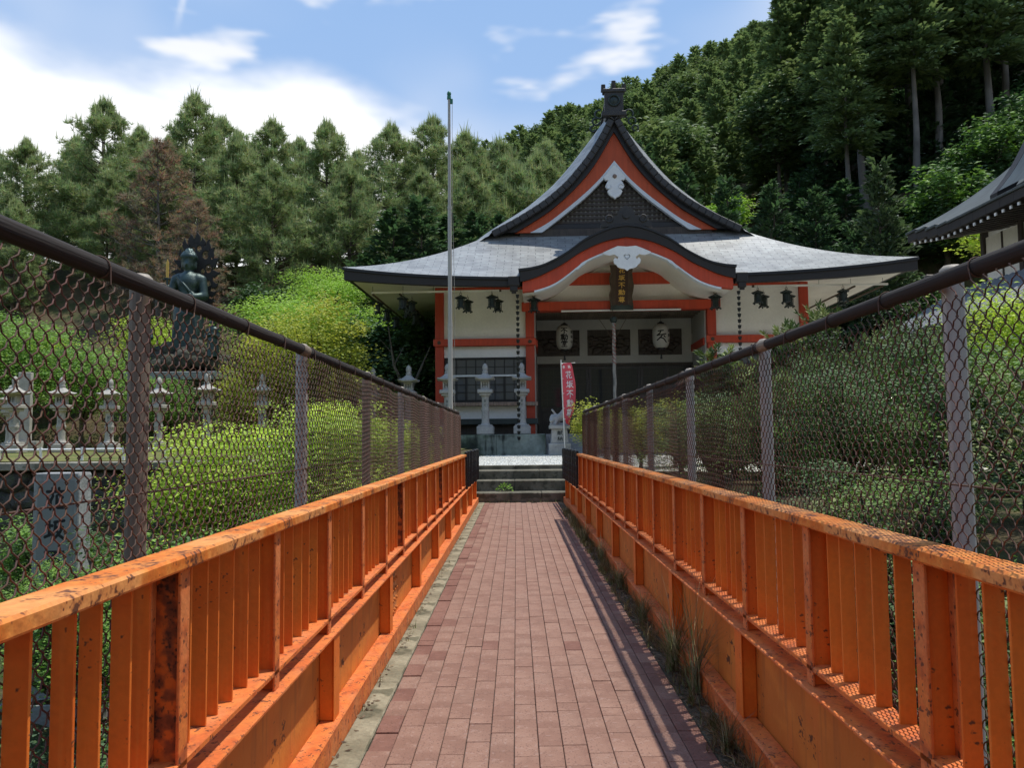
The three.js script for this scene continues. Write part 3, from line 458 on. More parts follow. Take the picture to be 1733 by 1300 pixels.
// ================================================================ the temple hall (local axes: x right, z towards the bridge, y up)
const TP = [4.496, 0, -34], TR = -0.0347;
const tw = (u, y, t) => { const c = Math.cos(TR), s = Math.sin(TR); return [TP[0] + u * c + t * s, y, TP[2] - u * s + t * c]; };
const hall = thing('temple_hall', 'white and vermilion temple hall with sweeping grey copper roof and arched porch gable', 'temple', TP, TR);
{
  const HW = 11.2, HI = 5.6, TF = 3.2, TG = -1.6, MID = -8.5, HD = 11.7;
  const Pf = (s) => 7.68 + 2.15 * s + 0.82 * s * s;
  const upS = (x, s) => 0.54 * (0.8 + 0.2 * Math.pow(Math.abs(x), 4)) * (1 - s) * (1 - s);
  const up = (x, s) => 0.54 * Math.pow(Math.min(1, Math.abs(x)), 3) * (1 - s) * (1 - s);
  const K = ((f) => (u) => f(Math.abs(u)))(curve([[0, 9.70], [0.6, 9.60], [1.6, 9.15], [2.35, 8.62], [3.15, 8.20], [3.7, 8.05], [4.2, 7.99]]));
  const KB = ((f) => (u) => f(Math.abs(u)))(curve([[0, 9.20], [0.9, 9.02], [1.8, 8.62], [2.5, 8.17], [3.4, 7.72], [3.8, 7.58], [4.2, 7.48]]));
  const KO = ((f) => (u) => f(Math.abs(u)))(curve([[0, 8.80], [0.95, 8.58], [1.72, 8.24], [1.9, 8.08], [2.75, 7.46], [3.45, 7.19], [4.08, 7.10]]));
  const KT = (u) => KO(u) - 0.075 - (Math.abs(Math.abs(u) - 1.78) < 0.16 ? 0.05 : 0);
  const half = (s) => HW - HI * s;
  // roof slopes
  const front = (u0, u1, n) => grid(n, 28, (a, b) => { const u = lerp(u0, u1, a), au = Math.abs(u), s1 = Math.min(1, (HW - au) / HI), inn = Math.max(Math.abs(u0), Math.abs(u1)) < 4.3; let s0 = 0; if (inn) { const k = K(u) - 0.06; s0 = Math.max(0, (-2.15 + Math.sqrt(2.15 * 2.15 + 4 * 0.82 * (k - 7.68))) / 1.64); } s0 = Math.min(s0, s1); const s = lerp(s0, s1, b); return [u, Pf(s) + up(au / half(s), s), TF - 4.8 * s]; }, (p) => [p[0], (TF - p[2]) * 1.17]);
  part(hall, 'roof_slope', join(front(-HW, -4.2, 50), front(-4.2, 4.2, 40), front(4.2, HW, 50)), M.roof);
  for (const k of [-1, 1]) part(hall, 'roof_slope', grid(60, 24, (a, b) => { const s = b, h = HD - 4.8 * s, x = lerp(-1, 1, a); return [k * (HW - HI * s), Pf(s) + upS(x, s), MID + x * h]; }, (p) => [p[2], Math.abs(p[0])]), M.roof);
  part(hall, 'roof_slope', grid(60, 12, (a, b) => { const s = b, x = lerp(-1, 1, a); return [x * half(s), Pf(s) + up(x, s), MID - HD + 4.8 * s]; }, (p) => [p[0], p[2]]), M.roof);
  const E = ((f) => (u) => f(Math.abs(u)))(curve([[0, 15.95], [0.2, 15.66], [0.56, 14.98], [0.96, 14.32], [1.27, 13.87], [1.77, 13.25], [2.2, 12.77], [2.88, 12.18], [3.36, 11.82], [4, 11.42], [4.5, 11.13], [5.62, 10.55]]));
  const Mn = ((f) => (u) => f(Math.abs(u)))(curve([[0, 16.45], [0.5, 15.88], [1.03, 15.18], [1.41, 14.70], [2, 13.95], [2.7, 13.16], [3, 12.88], [3.86, 12.16], [4.1, 11.99], [5.25, 11.28], [5.8, 10.93], [6.4, 10.5], [7.0, 10.0], [7.4, 9.62]]));
  for (const k of [-1, 1]) part(hall, 'roof_slope', grid(56, 48, (a, b0) => { const b = b0 * b0, u = a * 7.4, t = TG + 0.62 - b * 14.4, w = smooth(-0.01, 0.10, b), e = u < 5.62 ? E(u) - 0.02 : Math.min(E(5.62), Pf((HW - u) / HI)) - 0.15; return [k * u, lerp(e, Mn(u), w), t]; }, (p) => [p[2], p[1] * 1.2]), M.roof);
  // eaves: dark edge boards and pale soffits
  const et = (u) => 7.665 + 0.54 * Math.pow(Math.abs(u) / HW, 3), eb = (u) => et(u) - 0.34 - 0.14 * Math.pow(Math.abs(u) / HW, 3);
  for (const k of [-1, 1]) {
    part(hall, 'eave_board', band(et, (u) => et(u) - 0.09, k < 0 ? -HW : 4.18, k < 0 ? -4.18 : HW, 40, TF - 0.2, TF), M.black);
    part(hall, 'eave_board', band((u) => et(u) - 0.09, eb, k < 0 ? -HW + 0.05 : 4.18, k < 0 ? -4.18 : HW - 0.05, 40, TF - 0.3, TF - 0.05), M.fascia);
    const sf = (t) => { const x = (t - MID) / HD; return 7.665 + 0.54 * (0.8 + 0.2 * Math.pow(Math.abs(x), 4)); };
    const g = band(sf, (t) => sf(t) - 0.26 - 0.14 * Math.pow(Math.abs((t - MID) / HD), 8), MID - HD, TF - 0.31, 40, -0.12, 0.12); g.rotateY(-Math.PI / 2); g.translate(k * (HW - 0.13), 0, 0); part(hall, 'eave_board', g, M.fascia);
    part(hall, 'soffit', grid(30, 6, (a, b) => { const x = lerp(-1, 1, a), o = 1 - b, hh = lerp(8.5, HD - 0.25, o); return [k * lerp(7.7, HW - 0.2, o), lerp(7.95, 7.83, o), MID + x * hh]; }, (p) => [p[2], p[0]]), M.soffit);
    const inr = k * 4.1;
    part(hall, 'soffit', grid(24, 6, (a, b) => { const o = 1 - b, u1 = lerp(7.7, HW - 0.2, o), u = lerp(Math.abs(inr), u1, a); return [k * u, lerp(7.93, 7.36 + 0.42 * Math.pow(u / HW, 3) * 1, o), lerp(0, TF - 0.28, o)]; }, (p) => [p[0], p[2]]), M.soffit);
  }
  // arched porch gable
  part(hall, 'arched_roof', grid(64, 16, (a, b) => { const u = lerp(-4.24, 4.24, a), t = lerp(TF + 0.14, -1.2, b); return [u, K(u) + 0.02, t]; }, (p) => [p[0], p[2]]), M.roof);
  part(hall, 'arched_edge_board', band((u) => K(u) + 0.012, (u) => lerp(K(u), KB(u), 0.16), -4.2, 4.2, 72, TF - 0.25, TF + 0.16), M.black);
  part(hall, 'arched_edge_board', band((u) => lerp(K(u), KB(u), 0.165), KB, -4.17, 4.17, 72, TF - 0.25, TF + 0.12), M.fascia);
  part(hall, 'arched_bargeboard', band((u) => KB(u) - 0.004, KO, -4.08, 4.08, 90, TF - 0.3, TF + 0.02), M.vermilion);
  part(hall, 'arched_trim', band((u) => KO(u) - 0.003, KT, -3.62, 3.62, 110, TF - 0.3, TF + 0.04), M.trim);
  part(hall, 'arched_soffit', grid(60, 4, (a, b) => { const u = lerp(-4.1, 4.1, a); return [u, KO(u) + 0.04, lerp(TF - 0.28, 0.0, b)]; }, (p) => [p[0], p[2]]), M.soffit);
  // white cloud-shaped pendant of the arch with a carved heart
  {
    const hf = [[0, 8.80], [0.35, 8.83], [0.62, 8.72], [0.93, 8.58], [0.86, 8.50], [0.66, 8.46], [0.48, 8.50], [0.40, 8.44], [0.33, 8.40], [0.38, 8.30], [0.46, 8.38], [0.53, 8.28], [0.50, 8.14], [0.42, 8.09], [0.36, 8.0], [0.24, 7.95], [0.10, 7.93], [0, 7.85]];
    const pts = [...hf, ...hf.slice(1, -1).reverse().map(([x, y]) => [-x, y])];
    const heart = []; for (let i = 0; i < 24; i++) { const a = i / 24 * Math.PI * 2; heart.push([0.0085 * 16 * Math.pow(Math.sin(a), 3) * 0.95, 8.40 + 0.0085 * (13 * Math.cos(a) - 5 * Math.cos(2 * a) - 2 * Math.cos(3 * a) - Math.cos(4 * a))]); }
    const inner = heart.map(([x, y]) => [x * 0.66, 8.405 + (y - 8.40) * 0.66]);
    const pe = part(hall, 'arch_pendant', ext(pts, TF + 0.05, TF + 0.13, [heart]), M.white); part(pe, 'carved_heart', [ext(inner, TF + 0.06, TF + 0.125), ext(heart, TF + 0.052, TF + 0.06)], M.trim);
  }
  // small ridge ornament over the arch
  {
    const hf = [[0, 10.45], [0.16, 10.38], [0.30, 10.22], [0.36, 10.05], [0.62, 9.98], [0.80, 9.82], [0.98, 9.78], [1.0, 9.58], [0, 9.68]];
    const o = part(hall, 'arch_ridge_ornament', ext([...hf, ...hf.slice(1, -1).reverse().map(([x, y]) => [-x, y])], TF - 0.25, TF + 0.1), M.tileDark);
    part(o, 'crest_disc', strip(new THREE.CylinderGeometry(0.14, 0.14, 0.08, 18).rotateX(Math.PI / 2).translate(0, 10.05, TF + 0.13)), M.tileDark);
    for (const k of [-1, 1]) part(o, 'ridge_horn', strip(new THREE.TorusGeometry(0.13, 0.035, 6, 14).translate(k * 0.66, 9.92, TF + 0.11)), M.tileDark);
  }
  part(hall, 'arch_ridge', strip(new THREE.CylinderGeometry(0.16, 0.16, 4.2, 10).rotateX(Math.PI / 2).translate(0, 9.78, TF - 2.3)), M.tileDark);

  // ---------------------------------------------------------- triangular gable
  const OB = ((f) => (u) => f(Math.abs(u)))(curve([[0, 15.12], [0.88, 13.63], [1.74, 12.6], [2.84, 11.62], [3.68, 11.06], [4.45, 10.6]]));
  const WO = ((f) => (u) => f(Math.abs(u)))(curve([[0, 13.79], [0.6, 13.05], [1.29, 12.37], [2.22, 11.6], [3, 11.02], [3.76, 10.6]]));
  const WI = ((f) => (u) => f(Math.abs(u)))(curve([[0, 13.47], [0.6, 12.86], [1.29, 12.18], [2.22, 11.42], [3.28, 10.6]]));
  const Y0 = 10.52, cut = (f) => (u) => Math.max(Y0, f(u));
  const tri = (a, b, ua, z0, z1) => { const top = [], bot = []; for (let i = -40; i <= 40; i++) { const u = i / 40 * ua; top.push([u, Math.max(Y0 + 0.01, a(u))]); } for (let i = -40; i <= 40; i++) { const u = i / 40 * ua; bot.push([u, Math.max(Y0, Math.min(a(u) - 0.01, b(u)))]); } return ext([...bot, ...top.reverse()], z0, z1); };
  part(hall, 'gable_edge_board', tri((u) => E(u) - 0.30, OB, 5.2, TG + 0.34, TG + 0.5), M.black);
  part(hall, 'gable_bargeboard', tri((u) => OB(u) + 0.03, WO, 4.5, TG + 0.20, TG + 0.36), M.orangeBoard);
  part(hall, 'gable_trim', tri((u) => WO(u) + 0.02, WI, 3.8, TG + 0.16, TG + 0.40), M.trim);
  part(hall, 'gable_wall', ext([[-3.9, Y0 - 0.3], [3.9, Y0 - 0.3], [0, 13.9]], TG - 0.06, TG), M.paper);
  part(hall, 'gable_sill', cb(-4.3, 10.38, TG + 0.02, 4.3, 10.78, TG + 0.28, 0.02), M.darkWood);
  part(hall, 'gable_sill', cb(-3.0, 10.785, TG + 0.02, 3.0, 11.02, TG + 0.2, 0.02), M.black);
  for (let x = -2.6; x <= 2.61; x += 0.2) { const t = WI(x) + 0.05; if (t > 11.15) part(hall, 'lattice_bar', bx(x - 0.055, 11.02, TG + 0.005, x + 0.055, t, TG + 0.05), M.darkWood); }
  for (let y = 11.1; y < 13.3; y += 0.2) { let u = 0; while (WI(u) > y && u < 3.3) u += 0.03; part(hall, 'lattice_bar', bx(-u - 0.05, y - 0.05, TG + 0.052, u + 0.05, y + 0.05, TG + 0.085), M.darkWood); }
  // row of verge tiles down each side of the gable
  {
    const tg = cb(-0.175, -0.26, -0.14, 0.175, 0.035, 0.14, 0.03);
    for (const k of [-1, 1]) { let u = 0.1; while (u < 5.55) { const s = (E(u + 0.02) - E(u - 0.02)) / 0.04, L1 = Math.hypot(1, s), o = part(hall, 'verge_tile', tg, M.tileDark); o.position.set(k * u, E(u), TG + 0.62); o.rotation.z = Math.atan(s) * k; u += 0.345 / L1; } }
  }
  // carved white pendant of the gable
  {
    const hf = [[0, 13.62], [0.28, 13.33], [0.51, 13.02], [0.42, 12.90], [0.28, 12.90], [0.36, 12.78], [0.43, 12.62], [0.36, 12.50], [0.24, 12.52], [0.34, 12.40], [0.28, 12.26], [0.18, 12.16], [0.08, 12.12], [0, 12.04]];
    const pe = part(hall, 'gable_pendant', ext([...hf, ...hf.slice(1, -1).reverse().map(([x, y]) => [-x, y])], TG + 0.30, TG + 0.46, [], 0.02), M.white);
    part(pe, 'flower_boss', lathe([[0.001, 0.09], [0.05, 0.08], [0.09, 0.04], [0.10, 0]], 12).rotateX(Math.PI / 2).translate(0, 13.08, TG + 0.46), M.beige);
    for (const k of [-1, 1]) part(pe, 'carved_scroll', strip(new THREE.TorusGeometry(0.10, 0.025, 6, 16, 4.6).rotateZ(k > 0 ? 0.4 : 2.2).translate(k * 0.27, 12.62, TG + 0.465)), M.trim);
  }
  // main ridge and its demon-tile ornament
  part(hall, 'main_ridge', join(cb(-0.34, 15.75, TG - 14, 0.34, 16.35, TG + 0.45, 0.04), cb(-0.42, 16.35, TG - 14, 0.42, 16.5, TG + 0.5, 0.04)), M.tileDark);
  {
    const z = TG + 0.5, o = part(hall, 'ridge_ornament', join(cb(-0.42, 15.85, z, 0.42, 16.86, z + 0.3, 0.03), cb(-0.50, 16.80, z - 0.05, 0.50, 16.97, z + 0.36, 0.03), cb(-0.55, 15.72, z, 0.55, 15.95, z + 0.34, 0.03)), M.tileDark);
    part(o, 'crest_disc', strip(new THREE.TorusGeometry(0.24, 0.045, 8, 24).translate(0, 16.42, z + 0.32)), M.bronze);
    part(o, 'crest_leaf', lathe([[0.001, 0.05], [0.09, 0.04], [0.17, 0.015], [0.21, 0]], 5).rotateX(Math.PI / 2).translate(0, 16.42, z + 0.3), M.bronze);
    for (const [u, y, h] of [[0, 16.97, 0.42], [-0.46, 16.9, 0.33], [0.46, 16.9, 0.33]]) part(o, 'ridge_horn', strip(new THREE.CylinderGeometry(0.095, 0.11, h, 12).rotateX(0.25).translate(u, y + h / 2 - 0.02, z + 0.16)), M.tileDark);
    for (const k of [-1, 1]) { const sc = []; for (let i = 0; i < 3; i++) sc.push(strip(new THREE.TorusGeometry(0.19 - i * 0.03, 0.045, 6, 18, 5).rotateZ(k > 0 ? -0.5 : 1.2).translate(k * (0.66 + i * 0.14), 15.85 - i * 0.33, z + 0.16))); part(o, 'scroll_fin', sc, M.bronze); }
  }

  // ---------------------------------------------------------- walls, posts, beams
  const F = 1.55;
  for (const u of [-7.75, -3.86, 3.86, 7.75]) part(hall, 'pillar', cb(u - 0.185, F, -0.16, u + 0.185, 7.9, 0.20, 0.02), M.vermilion2);
  for (const k of [-1, 1]) {
    const a = k * 7.58, b = k * 4.03, X = (p, q) => [Math.min(p, q), Math.max(p, q)], [x0, x1] = X(a, b);
    part(hall, 'wall_panel', bx(x0, 5.66, -0.1, x1, 7.80, 0.02), M.plaster);
    part(hall, 'wall_panel', bx(x0, 4.87, -0.1, x1, 5.34, 0.02), M.white);
    part(hall, 'wall_panel', bx(x0, 2.23, -0.1, x1, 2.76, 0.02), M.white);
    const [n0, n1] = X(k * 8.0, k * 3.60); const nb = part(hall, 'tie_beam', cb(n0, 5.345, 0.205, n1, 5.655, 0.30, 0.02), M.vermilion);
    for (const u of [7.75, 3.86]) part(nb, 'nail_cover', strip(new THREE.CylinderGeometry(0.07, 0.09, 0.05, 6).rotateX(Math.PI / 2).translate(k * u, 5.5, 0.32)), M.brownWood);
    part(nb, 'beam_back', bx(x0, 5.35, -0.1, x1, 5.65, 0.2), M.vermilion2);
    part(hall, 'top_beam', cb(x0, 7.80, -0.1, x1, 7.92, 0.06, 0.01), M.vermilion);
    const [s0, s1] = X(k * 8.0, k * 3.55); part(hall, 'window_sill', cb(s0, 2.765, 0.1, s1, 2.93, 0.34, 0.015), M.beige);
    part(hall, 'base_beam', cb(s0, 1.98, 0.06, s1, 2.225, 0.32, 0.02), M.greenBeam);
    part(hall, 'wall_base', bx(x0, F, -0.12, x1, 1.978, -0.04), M.darkWood);
    // window: two rows of transom panes over four sliding sashes, every pane its own
    const wx0 = k < 0 ? -7.55 : 4.05, wx1 = wx0 + 3.5, wn = part(hall, 'window', join(bx(wx0, 2.94, -0.1, wx1, 4.86, -0.085)), M.black);
    const fr = (x, y, xx, yy, z0 = -0.05, z1 = 0.03) => bx(x, y, z0, xx, yy, z1);
    part(wn, 'window_frame', [fr(wx0, 2.94, wx0 + 0.1, 4.86), fr(wx1 - 0.1, 2.94, wx1, 4.86), fr(wx0 + 0.1, 4.79, wx1 - 0.1, 4.86), fr(wx0 + 0.1, 2.94, wx1 - 0.1, 3.03)], M.black);
    part(wn, 'transom_bar', fr(wx0 + 0.1, 4.04, wx1 - 0.1, 4.12, -0.05, 0.06), M.trim);
    const r = rng(k + 50);
    for (let i = 0; i < 8; i++) {
      const px0 = wx0 + 0.1 + i * 0.4125, px1 = px0 + 0.4125;
      for (const [y0, y1] of [[4.12, 4.46], [4.46, 4.79], [3.03, 3.37], [3.37, 3.70], [3.70, 4.04]]) {
        const low = y1 < 4.1; const p = part(wn, 'pane', bx(px0 + 0.02, y0 + 0.015, -0.03, px1 - 0.02, y1 - 0.015, -0.02), M.pane); p.rotation.y = 0; p.position.z = (low ? (Math.floor(i / 2) % 2 ? 0 : -0.02) : 0);
      }
      part(wn, 'muntin', fr(px0 - 0.018, 3.03, px0 + 0.018, 4.04, -0.045, -0.005), M.black); part(wn, 'muntin', fr(px0 - 0.014, 4.121, px0 + 0.014, 4.79, -0.045, -0.005), M.black);
      if (i % 2 === 0) part(wn, 'sash_stile', fr(px0 - 0.05 + (i ? 0 : 0.05), 3.03, px0 + 0.05, 4.04, -0.004, 0.02), M.black);
    }
    for (const y of [3.37, 3.70, 4.46]) part(wn, 'muntin', fr(wx0 + 0.1, y - 0.014, wx1 - 0.1, y + 0.014, -0.004, 0.004), M.black);
    // side and rear walls of the hall
    part(hall, 'wall_panel', bx(k * 7.62, 2.0, -17.0, k * 7.74, 7.9, -0.17), M.plaster);
    for (const t of [-4.3, -8.6, -12.8, -17.0]) part(hall, 'pillar', cb(k * 7.75 - 0.18, F, t - 0.18, k * 7.75 + 0.18, 7.9, t + 0.18, 0.02), M.vermilion2);
    part(hall, 'tie_beam', cb(k * 7.75 - 0.06, 5.35, -16.8, k * 7.75 + 0.06, 5.65, -0.17, 0.02), M.vermilion2);
    part(hall, 'wall_base', bx(k * 7.6, F, -17.0, k * 7.72, 1.99, -0.17), M.darkWood);
  }
  part(hall, 'wall_panel', bx(-7.6, F, -17.2, 7.6, 7.9, -17.0), M.plaster);
  part(hall, 'attic_floor', bx(-7.55, 7.94, -16.8, 7.55, 8.0, -0.3), M.darkWood);
  // porch beams and the plaster above them
  part(hall, 'porch_beam', cb(-4.2, 6.79, 0.205, 4.2, 7.18, 0.42, 0.02), M.vermilion);
  part(hall, 'porch_beam', cb(-3.67, 6.79, -0.16, 3.67, 7.18, 0.2, 0.02), M.vermilion2);
  { const top = []; for (let i = 0; i <= 40; i++) { const u = lerp(3.66, -3.66, i / 40); top.push([u, KO(u) + 0.06]); } part(hall, 'porch_plaster', ext([[-3.66, 7.185], [3.66, 7.185], ...top], -0.08, 0.0), M.plaster); }
  { const a = []; for (const u of [-2.62, -2.3, 2.3, 2.62]) a.push(u); part(hall, 'upper_beam', ext([[-2.72, 7.93], [2.72, 7.93], [1.98, 8.42], [-1.98, 8.42]], 0.002, 0.22), M.vermilion); }
  for (const k of [-1, 1]) part(hall, 'post_block', cb(k * 3.86 - 0.24, 7.18, -0.18, k * 3.86 + 0.24, 7.42, 0.44, 0.02), M.vermilion2);
  // recessed entrance
  part(hall, 'entrance_floor', bx(-3.66, F - 0.1, -3.0, 3.66, F + 0.02, -0.17), M.porchWood);
  for (let i = 0; i < 12; i++) part(hall, 'ceiling_board', bx(-3.65 + i * 0.609, 6.92 + (i % 2) * 0.012, -3.0, -3.65 + (i + 1) * 0.609 - 0.008, 6.96 + (i % 2) * 0.012, -0.17), M.porchWood);
  for (let i = 0; i < 5; i++) part(hall, 'ceiling_joist', bx(-3.65, 6.84, -0.5 - i * 0.56, 3.65, 6.915, -0.42 - i * 0.56), M.porchWood);
  part(hall, 'frieze_wall', join(bx(-3.6, 6.40, -3.1, 3.6, 6.92, -3.0), bx(-3.6, 4.82, -3.1, 3.6, 5.18, -3.0), bx(-1.6, 5.18, -3.1, -1.24, 6.40, -3.0), bx(0.76, 5.18, -3.1, 1.12, 6.40, -3.0), bx(3.14, 5.18, -3.1, 3.6, 6.40, -3.0)), M.shadedPlaster);
  for (const [a, b] of [[-3.6, -1.6], [-1.24, 0.76], [1.12, 3.14]]) {
    const c = part(hall, 'carved_panel', bx(a, 5.18, -3.12, b, 6.40, -3.06), M.darkWood), rr = rng(Math.floor(a * 100) + 900), cg = [];
    for (let i = 0; i < 46; i++) cg.push(new THREE.SphereGeometry(0.06 + 0.08 * rr(), 6, 4).scale(1.5, 0.8, 0.5).translate(lerp(a + 0.15, b - 0.15, rr()), lerp(5.28, 6.1, rr()), -3.05));
    part(c, 'carved_relief', cg, M.darkWood);
  }
  part(hall, 'door_lintel', cb(-3.6, 4.70, -3.06, 3.6, 4.818, -2.94, 0.01), M.darkWood);
  for (let i = 0; i < 6; i++) {
    const a = -3.57 + i * 1.19, b = a + 1.18, d = part(hall, 'door', bx(a, F + 0.021, -3.08, b, 4.698, -3.04), M.doorWood);
    part(d, 'door_frame', [bx(a, F + 0.021, -3.038, a + 0.12, 4.69, -3.0), bx(b - 0.12, F + 0.021, -3.038, b, 4.69, -3.0), bx(a + 0.12, 4.55, -3.038, b - 0.12, 4.69, -3.0), bx(a + 0.12, 2.6, -3.038, b - 0.12, 2.8, -3.0), bx(a + 0.12, F + 0.021, -3.038, b - 0.12, 1.8, -3.0)], M.doorWood);
    for (let x = 0; x < 3; x++) for (let y = 0; y < 5; y++) part(d, 'pane', bx(a + 0.13 + x * 0.31, 2.81 + y * 0.35, -3.035, a + 0.13 + x * 0.31 + 0.295, 2.81 + y * 0.35 + 0.335, -3.02), M.doorPane);
  }
  for (const k of [-1, 1]) {
    part(hall, 'entrance_side_wall', bx(k * 3.62, F, -3.0, k * 3.72, 6.92, -0.17), M.shadedPlaster);
    part(hall, 'entrance_side_beam', cb(k * 3.54, 5.3, -2.99, k * 3.618, 5.62, -0.17, 0.01), M.vermilion2);
    part(hall, 'entrance_side_panel', bx(k * 3.56, 2.0, -2.9, k * 3.618, 4.6, -0.3), M.porchWood);
  }
  // gutter boxes where the arch meets the eaves
  for (const k of [-1, 1]) part(hall, 'gutter_box', join(cb(k * 4.42 - 0.22, 7.35, TF - 0.2, k * 4.42 + 0.22, 7.72, TF + 0.12, 0.02), cb(k * 4.42 - 0.15, 7.13, TF - 0.12, k * 4.42 + 0.15, 7.36, TF + 0.1, 0.03), cb(k * 4.42 - 0.09, 7.05, TF - 0.06, k * 4.42 + 0.09, 7.14, TF + 0.05, 0.01)), M.fascia);
}
// stone platform under the hall
{
  const stained = dtex(768, 192, (u, v) => { const a = fbm(u, v, 10, 6, 1301, 3), s = fbm(u, v, 90, 3, 1311, 24), st = fbm(u, v, 60, 4, 1321, 2), m = fbm(u, v, 5, 5, 1331, 2); let c = mix3([0.60, 0.63, 0.60], [0.50, 0.53, 0.50], smooth(0.3, 0.7, a)); c = mix3(c, [0.10, 0.11, 0.10], smooth(0.50, 0.66, m * 0.55 + a * 0.2 + st * 0.25) * 0.9); c = mix3(c, [0.26, 0.33, 0.25], smooth(0.52, 0.68, fbm(u, v, 8, 5, 1341, 2)) * 0.55); return c.map((x) => x * (0.88 + 0.22 * s)); }, true, 8, 2);
  const ps = mat([0.9, 0.92, 0.9], 0.92, { map: stained, bumpMap: T.bump, bumpScale: 0.006 });
  const pf = thing('temple_platform', 'stained grey concrete platform that the temple hall stands on', 'platform', TP, TR);
  for (const k of [-1, 1]) {
    const a = k < 0 ? -11 : 3.25, b = k < 0 ? -3.25 : 11;
    for (let i = 0; i < 4; i++) part(pf, 'platform_block', cb(lerp(a, b, i / 4) + 0.004, 0.4, -0.3, lerp(a, b, (i + 1) / 4) - 0.004, 1.55, 2.85, 0.02), ps);
    part(pf, 'platform_side', cb(a, 0.4, -17.6, b, 1.548, -0.31, 0.02), M.concrete);
  }
  for (let k = 0; k < 4; k++) part(pf, 'platform_step', cb(-3.24, 0.4, -0.3, 3.24, 0.73 + 0.205 * (k + 1), 2.3 - k * 0.42 - (k ? 0 : 0.001), 0.015), M.slab);
  part(pf, 'platform_core', bx(-3.2, 0.3, -17.5, 3.2, 1.5, -0.31), M.concrete);
}

